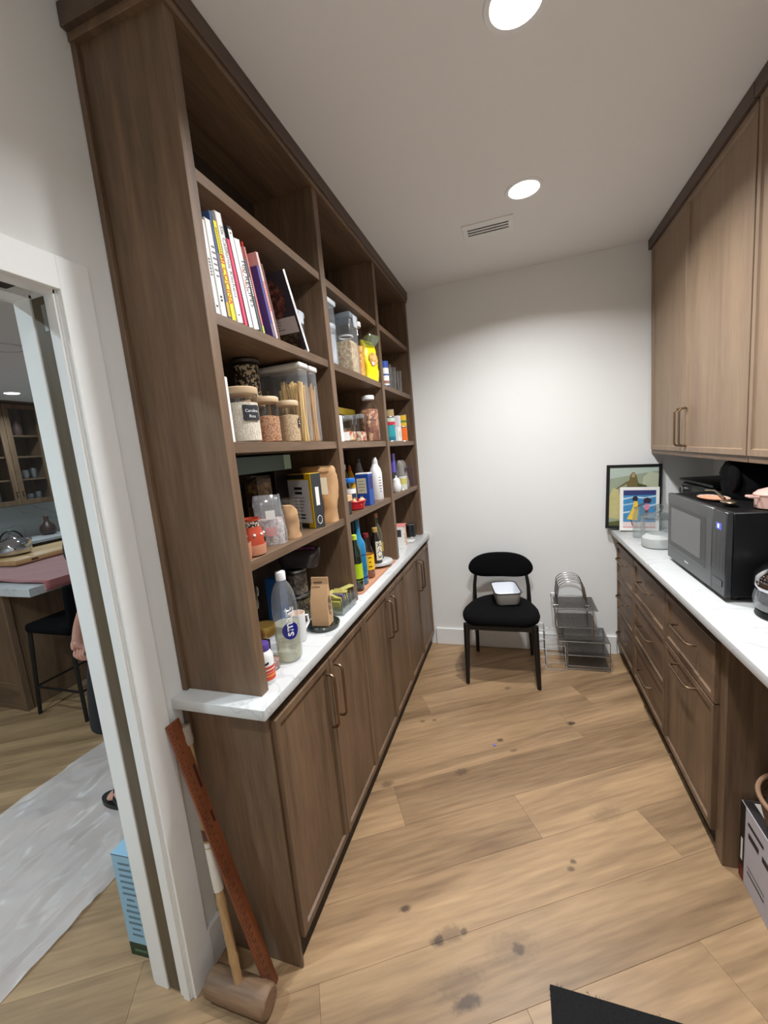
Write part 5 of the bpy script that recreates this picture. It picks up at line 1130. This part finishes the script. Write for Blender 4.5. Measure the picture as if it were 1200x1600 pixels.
mk('rim', S().tube([(.138 * math.cos(2 * PI * k / 40), .138 * math.sin(2 * PI * k / 40), .132) for k in range(40)], .007, 8, True), mat('cane_rim', (140, 108, 84), .6, var=.1), t)

# ------------------------------------------------------------------ kitchen seen through the doorway
t = thing('kitchen_island', 'brown kitchen island with a thick white stone top beyond the doorway', 'island', (-2.67, -1.37, 0))
mk('body', S().box(-1.3, 0, 0, 2.0, .0, .855, .002), WZ, t, False); mk('corner_post', S().box(-.03, .012, -.012, .03, .0, .855, .002), WZ, t, False)
mk('base_rail', S().box(-1.29, -.03, -.008, 0, 0, .2, .002), WX, t, False)
mk('worktop', S().box(-1.36, .33, -.03, 2.05, .855, .912, .002), QUARTZ, t, False)
PKC = mat('dusty_pink_towel', (170, 92, 92), .95, var=.2, vscale=160, bump=.8, bscale=380, sheen=.7)
s = S(); rings = []
for j in range(28):
    y = -1.37 + .06 + .9 * j / 27; row = []
    for i in range(40):
        u = i / 39; x = -4.0 + 1.67 * u; z = .9135 + .012 + .006 * mnoise.noise(Vector((x * 5, y * 5, 0)))
        if i >= 37: x = -2.332 + .002 * (i - 37); z = .925 - .03 * (i - 37)
        row.append((x, y + .02 * mnoise.noise(Vector((x * 2, 0, 3))), z))
    rings.append(row)
s.loft(rings, (False, False), False)
o = mk('bath_towel', s, PKC); so_ = o.modifiers.new('thick', 'SOLIDIFY'); so_.thickness = .010; so_.offset = 1.0; tag(o, 'dusty pink plush towel spread over the white island top', 'towel')
t = thing('cutting_board', 'thick pale wooden cutting board on the pink towel', 'board', (-3.42, -.62, .9445), .1)
mk('board', S().box(-.27, .24, -.40, .45, 0, .042, .006, 2), wood('maple_board', (186, 146, 96), (216, 180, 130), 'Y', 1.0, .45), t); bars(t, frame((.2405, -.25, .02), *FX), .09, 1, .01, .016, mat('brand_burn', (84, 56, 34), .7), 'burnt_mark')
mk('juice_groove', S().tube([(x, y, .042) for x, y in rrect(.46, .78, .03, 3)], .002, 5, True, M=Matrix.Translation((-.015, .025, 0))), mat('groove_dark', (170, 130, 84), .6), t)
t = thing('steel_kettle', 'shiny round steel kettle on the cutting board in the kitchen', 'kettle', (-3.48, -.80, .9875))
PCH = mat('polished_chrome', (206, 208, 212), .08, 1.0)
mk('body', S().lathe([(.09, 0), (.12, .015), (.13, .06), (.115, .11), (.07, .145), (.04, .15)], 36), PCH, t); mk('lid', S().lathe([(.05, .149), (.045, .156), (.015, .165), (.012, .18), (.018, .188), (0, .192)], 24), PCH, t)
mk('spout', S().tube([(.1, .03, .07), (.145, .045, .1), (.165, .05, .135)], [.022, .016, .012], 10), PCH, t)
mk('handle', S().tube([(-.08 + .0 * k, -.09 * math.cos(PI * k / 10), .11 + .1 * math.sin(PI * k / 10)) for k in range(11)], .007, 8, M=Matrix.Translation((.08, 0, 0))), BLACK, t)
t = thing('bar_stool', 'black bar stool with a low back under the island overhang', 'stool', (-2.31, -1.18, 0))
mk('seat', S().box(-.21, .2, -.2, .2, .585, .655, .03, 3), BF, t); mk('backrest', S().box(.175, .215, -.2, .2, .67, .94, .018, 3, Matrix.Rotation(.06, 4, 'Y')), BF, t)
for sx, sy in ((-1, -1), (1, -1), (-1, 1), (1, 1)): mk('leg', S().tube([(sx * .19, sy * .175, .59), (sx * .225, sy * .2, 0)], [.014, .012], 8), BW, t)
for a, b in (((-.215, -.193), (.215, -.193)), ((.215, -.193), (.215, .193)), ((.215, .193), (-.215, .193)), ((-.215, .193), (-.215, -.193))): mk('footrest_bar', S().tube([(a[0], a[1], .2), (b[0], b[1], .2)], .008, 8), BW, t)
# far run of cabinets along the kitchen wall
t = thing('kitchen_base_cabinet', 'long dark brown base cabinet run against the far kitchen wall', 'cabinet', (-5.395, -.6, 0))
mk('body', S().box(0, .6, -2.0, 1.9, .1, .878), WZ, t, False); mk('toe_kick', S().box(0, .54, -2.0, 1.9, 0, .1), TOE, t, False)
for k in range(6): d = mk('door', shaker(S(), frame((.6, -1.7 + .62 * k, .48), *FX), .6, .72), WZ, t); pull(d, frame((.62, -1.7 + .62 * k, .8), (0, 1, 0), (0, 0, 1)), .2)
tag(mk('countertop', S().box(-5.395, -4.76, -2.62, 1.32, .88, .915, .002), QUARTZ), 'white stone countertop along the far kitchen wall', 'countertop')
struct('trim_5', S().box(-5.4, -5.388, -2.6, 1.3, .915, 1.335), marble('grey_marble_splash', (186, 188, 186), (160, 162, 162), 1.6, .3))
t = thing('glass_cabinet', 'brown kitchen wall cabinet with glass doors and rows of drinking glasses', 'cabinet', (-5.387, .26, 1.335))
kd, kw, kh = .337, .40, 1.22
mk('carcass', S().box(0, .01, -.52, kw, 0, kh).box(0, kd - .02, -.52, -.5, 0, kh).box(0, kd - .02, -.01, .01, 0, kh).box(0, kd - .02, kw - .02, kw, 0, kh).box(0, kd - .02, -.52, kw, 0, .02).box(0, kd - .02, -.52, kw, kh - .02, kh), WZ, t, False)
for z in (.315, .59, .845): mk('shelf', S().box(.01, kd - .035, -.5, kw - .02, z - .02, z, .001), WY, t, False)
mk('crown', S().box(0, kd + .03, -.55, kw + .01, kh, KCEIL - 1.336, .002), MATS['stained_oak_crown'], t, False)
for a, b in ((-.515, -.003), (.003, kw)):
    f = .058
    d = mk('door', S().box(kd - .02, kd, a, a + f, .005, kh - .005, .001).box(kd - .02, kd, b - f, b, .005, kh - .005, .001).box(kd - .02, kd, a + f, b - f, .005, .005 + f, .001).box(kd - .02, kd, a + f, b - f, kh - .005 - f, kh - .005, .001), WZ, t, False)
    mk('pane', S().box(kd - .012, kd - .009, a + f, b - f, .06, kh - .06), GLASS, d, False)
    yk = (a + f / 2) if a > -.1 else (b - f / 2)
    mk('knob', S().lathe([(.005, 0), (.005, .015), (.011, .02), (.008, .026)], 12, M=frame((kd, yk, .16), *FX)), BRASS, d)
k = 0
TUM = glass('kitchen_tumbler', (248, 250, 250), .1, .04, .04)
places = ['bottom shelf', 'second shelf']
for zi, z in ((0, .02), (1, .315)):
    for y, w in ((-.40, 'left door, outer'), (-.30, 'left door, inner'), (-.18, 'left door, next to the stile'), (.085, 'right door, next to the stile'), (.17, 'right door, middle'), (.26, 'right door, outer')):
        r = .034; h = .085 + .02 * ((k * 7) % 3)
        tg = thing('drinking_glass', 'drinking glass on the %s of the glass cabinet, %s' % (places[zi], w), 'glass', (-5.387 + .24, .26 + y, 1.335 + z + .0005), 0, 'glasses in the kitchen glass cabinet'); k += 1
        mk('bowl', S().lathe([(.022, .003), (r, .03), (r * 1.05, h), (r * .98, h), (r * .9, .03), (.015, .008)], 16), TUM, tg); mk('foot', S().lathe([(.022, 0), (.022, .004)], 16), TUM, tg)
for y, r, h, z, m, lb in ((.06, .03, .13, .845, 'blush_ceramic', 'pale ceramic bottle on the top shelf of the glass cabinet'), (.2, .05, .19, .845, 'brown_urn', 'brown lidded urn on the top shelf of the glass cabinet'), (-.25, .06, .09, .59, 'woven_cane', 'brown woven bowl on the third shelf of the glass cabinet')):
    if m == 'brown_urn': mat('brown_urn', (104, 78, 70), .5, var=.1)
    tg = thing('ceramic_vessel', lb, 'vessel', (-5.387 + .2, .26 + y, 1.335 + z + .0005)); mk('body', S().lathe([(r * .7, 0), (r, h * .3), (r, h * .6), (r * .55, h * .85), (r * .6, h * .9)], 20), MATS[m], tg); mk('mouth', S().lathe([(r * .62, h * .9), (r * .7, h * .95), (r * .4, h)], 20), MATS[m], tg)
t = thing('ceramic_vase', 'round dark brown vase with a thin neck on the far kitchen counter', 'vase', (-5.12, .53, .9155))
mk('body', S().lathe([(.05, 0), (.075, .02), (.088, .07), (.075, .12), (.04, .155), (.027, .18), (.026, .24)], 28), mat('dark_vase', (74, 56, 50), .4, var=.1), t); mk('lip', S().lathe([(.026, .238), (.031, .25), (.022, .252)], 24), mat('vase_lip', (150, 132, 120), .5), t)
# plastic floor sheet, parcel
def film_mat():
    m = D.materials.new('dust_sheet_film'); m.use_nodes = True; nt = m.node_tree; N, L = nt.nodes, nt.links
    for n in list(N): N.remove(n)
    out = N.new('ShaderNodeOutputMaterial'); tr = N.new('ShaderNodeBsdfTransparent'); gl = N.new('ShaderNodeBsdfGlossy'); df = N.new('ShaderNodeBsdfDiffuse')
    df.inputs[0].default_value = lin((232, 222, 220)); gl.inputs['Roughness'].default_value = .28
    tc = N.new('ShaderNodeTexCoord'); mp = N.new('ShaderNodeMapping'); mp.inputs['Scale'].default_value = (5, 2.2, 1); mp.inputs['Rotation'].default_value = (0, 0, .5); L.new(tc.outputs['Object'], mp.inputs[0])
    nz = N.new('ShaderNodeTexNoise'); nz.noise_type = 'RIDGED_MULTIFRACTAL'; nz.inputs['Scale'].default_value = 1.6; nz.inputs['Detail'].default_value = 5; L.new(mp.outputs[0], nz.inputs['Vector'])
    b = N.new('ShaderNodeBump'); b.inputs['Strength'].default_value = 1.0; b.inputs['Distance'].default_value = .035; L.new(nz.outputs[0], b.inputs['Height'])
    L.new(b.outputs[0], df.inputs['Normal']); L.new(b.outputs[0], gl.inputs['Normal'])
    m1 = N.new('ShaderNodeMixShader'); m1.inputs[0].default_value = .55; L.new(tr.outputs[0], m1.inputs[1]); L.new(df.outputs[0], m1.inputs[2])
    m2 = N.new('ShaderNodeMixShader'); m2.inputs[0].default_value = .06; L.new(m1.outputs[0], m2.inputs[1]); L.new(gl.outputs[0], m2.inputs[2])
    L.new(m2.outputs[0], out.inputs[0]); return m
s = S(); rows = []
for j in range(190):
    y = -3.6 + 2.75 * j / 189; row = []
    for i in range(80):
        u = i / 79; x = -1.765 + .86 * u
        n1 = mnoise.noise(Vector((x * 3.0 + 1, y * 1.4, .3))); n2 = mnoise.noise(Vector((x * 11, y * 6, 5.3))); n3 = mnoise.noise(Vector((x * 26, y * 19, 9.1)))
        n4 = mnoise.noise(Vector((x * 7.0 + y * .7, y * .5, 2.2)))
        z = .0035 + .016 * max(0, 1 - abs(n1) * 8) + .012 * max(0, 1 - abs(n4) * 9) + .008 * max(0, 1 - abs(n2) * 5) + .003 * abs(n3)
        dm = min(math.hypot(x + 1.215, y + 1.838), math.hypot(x + 1.215, y + 1.563)); z = .0025 + (z - .0025) * min(1.0, max(0.0, (dm - .13) / .12))
        row.append((x + .012 * mnoise.noise(Vector((0, y * 5, u > .5))), y, z))
    rows.append(row)
s.loft(rows, (False, False), False)
tag(mk('plastic_sheet', s, film_mat(), None, True, 180), 'translucent wrinkled plastic dust sheet laid across the kitchen floor', 'plastic sheet')
t = thing('parcel_box', 'tall narrow light blue carton with a dark green foot beyond the doorway', 'box', (-.612, -2.312, 0), .06)
mk('carton', S().box(0, .09, 0, .2, .05, .388, .001), mat('sky_blue_card', (150, 190, 214), .55, var=.03), t, False); mk('green_foot', S().box(0, .09, 0, .2, 0, .05, .001), mat('dark_green_card', (36, 58, 34), .55), t, False)
bars(t, frame((.045, -.0006, .355), *FNY), .055, 13, .0225, .008, mat('slate_print', (96, 128, 146), .6), 'vertical_lettering', 5); quad('badge', t, frame((.045, -.0008, .024), *FNY), .05, .012, mat('badge_green', (84, 110, 84), .6))
mk('lid_seam', S().box(-.0006, .0906, -.0008, .0, .3845, .386), INK, t, False)

# ------------------------------------------------------------------ person standing past the door jamb (faces -x)
SKIN = mat('skin', (196, 146, 128), .5, var=.08, vscale=30)
def skin(name, verts, edges, root, material, parent=None, sub=2):
    me = D.meshes.new(name); me.from_pydata([v[0] for v in verts], edges, []); me.update()
    o = D.objects.new(name, me); COL.objects.link(o)
    sk = o.modifiers.new('skin', 'SKIN'); sk.use_smooth_shade = True
    lay = me.skin_vertices[0].data
    for i, v in enumerate(verts):
        r = v[1]; lay[i].radius = r if isinstance(r, tuple) else (r, r); lay[i].use_root = (i == root)
    ss = o.modifiers.new('sub', 'SUBSURF'); ss.levels = sub; ss.render_levels = sub
    me.materials.append(material)
    if parent is not None: o.parent = parent
    return o
per = thing('person', 'standing person in a dark top and dark knee shorts, wearing flip-flops', 'person', (-1.10, -1.70, 0))
V = []; E = []
def add(p, r, prev=None):
    V.append((p, r)); i = len(V) - 1
    if prev is not None: E.append((prev, i))
    return i
pel = add((0, 0, .93), (.15, .11)); wst = add((.005, 0, 1.08), (.13, .1), pel); ch = add((.0, 0, 1.28), (.16, .115), wst); nk = add((-.005, 0, 1.44), (.065, .06), ch); n2 = add((-.02, 0, 1.50), (.055, .052), nk)
h1_ = add((-.03, 0, 1.57), (.075, .085), n2); h2_ = add((-.03, 0, 1.64), (.078, .095), h1_); h3_ = add((-.02, 0, 1.71), (.06, .07), h2_)
for sy in (-1, 1):
    sh = add((0, sy * .16, 1.39), .055, ch); el = add((.03 if sy < 0 else .0, sy * .205 if sy > 0 else -.170, 1.12), .042, sh)
    wx = -.20 if sy < 0 else -.09
    wr = add((wx, sy * .215 if sy > 0 else -.115, .90), .029, el); pa = add((wx - .018, sy * .215 if sy > 0 else -.108, .845), (.038, .024), wr); kn = add((wx - .03, sy * .215 if sy > 0 else -.103, .80), (.04, .022), pa)
    for k in range(4):
        dx = -.034 + .019 * k; L0 = (.036, .04, .038, .03)[k]
        y0 = (sy * .215 if sy > 0 else -.103)
        f1 = add((wx - .03 + dx, y0 - .006, .785), .0095, kn); f2 = add((wx - .036 + dx, y0 - .016, .785 - L0), .009, f1); f3 = add((wx - .026 + dx, y0 - .004, .785 - L0 - .022), .008, f2); add((wx - .014 + dx, y0 + .012, .785 - L0 - .016), .007, f3)
    t1 = add((wx - .055, (sy * .215 if sy > 0 else -.103) - .012, .832), .0105, pa); t2 = add((wx - .066, (sy * .215 if sy > 0 else -.103) - .018, .805), .010, t1); add((wx - .060, (sy * .215 if sy > 0 else -.103) - .022, .778), .0085, t2)
    hp_ = add((0, sy * .085, .88), (.095, .09), pel); kneev = add((-.13, sy * .105, .49), .058, hp_); cf = add((-.10, sy * .115, .33), .05, kneev); an = add((-.05, sy * .125, .10), .034, cf)
    hl = add((-.025, sy * .128, .055), .03, an); ft = add((-.12, sy * .135, .05), (.038, .026), an); add((-.19, sy * .14, .038), (.042, .016), ft)
skin('body', V, E, 0, SKIN, per)
TOPM = mat('dark_shirt', (30, 30, 36), .8, var=.1); SHO = mat('dark_shorts', (22, 22, 26), .85, var=.1)
V = []; E = []
a0 = add((0, 0, .90), (.17, .125)); a1 = add((.0, 0, 1.08), (.15, .118), a0); a2 = add((0, 0, 1.28), (.178, .128), a1); a3 = add((-.002, 0, 1.40), (.1, .085), a2)
for sy in (-1, 1): q = add((.0, sy * .17, 1.385), .068, a2); add((.008, sy * .195, 1.22), .062, q)
skin('shirt', V, E, 0, TOPM, per)
V = []; E = []
a0 = add((0, 0, .98), (.155, .118)); 
for sy in (-1, 1): q = add((-.02, sy * .088, .86), (.125, .108), a0); q = add((-.10, sy * .1, .62), .098, q); q = add((-.135, sy * .108, .42), .088, q); add((-.14, sy * .108, .385), .089, q)
skin('shorts', V, E, 0, SHO, per)
HAIR = mat('brown_hair', (52, 38, 30), .6, var=.15, bump=.5, bscale=120)
mk('hair', S().sphere((-.005, 0, 1.675), .1, 20, 14, 1.0, .88, 1.0).loft([[(.03 + .06 * math.cos(a), .08 * math.sin(a), z) for a in [2 * PI * k / 16 for k in range(16)]] for z in (1.68, 1.58, 1.47)]), HAIR, per)
for sy in (-1, 1):
    mk('eye', S().sphere((-.108, sy * .032, 1.625), .011, 10, 8), BWHITE, per); mk('pupil', S().sphere((-.1165, sy * .032, 1.625), .0055, 8, 6), INK, per); mk('ear', S().sphere((-.015, sy * .094, 1.61), .02, 10, 8, .6, .35, 1.3), SKIN, per)
    fy = sy * .137
    mk('flip_flop', S().loft([[(-.115 + .125 * math.cos(a), fy + .046 * math.sin(a) * (1 - .18 * math.cos(a)), z) for a in [2 * PI * k / 28 for k in range(28)]] for z in (.0035, .026)]), BLACK, per)
    mk('strap', S().tube([(-.185, fy, .03), (-.16, fy, .066), (-.12, fy - .04, .05), (-.08, fy - .045, .028)], .006, 8).tube([(-.16, fy, .066), (-.12, fy + .04, .05), (-.08, fy + .045, .028)], .006, 8), BLACK, per)
mk('nose', S().sphere((-.125, 0, 1.595), .015, 10, 8, 1, .8, 1.4), SKIN, per); mk('mouth', S().sphere((-.112, 0, 1.553), .018, 10, 6, .4, 1.2, .35), mat('lips', (170, 98, 92), .5), per)
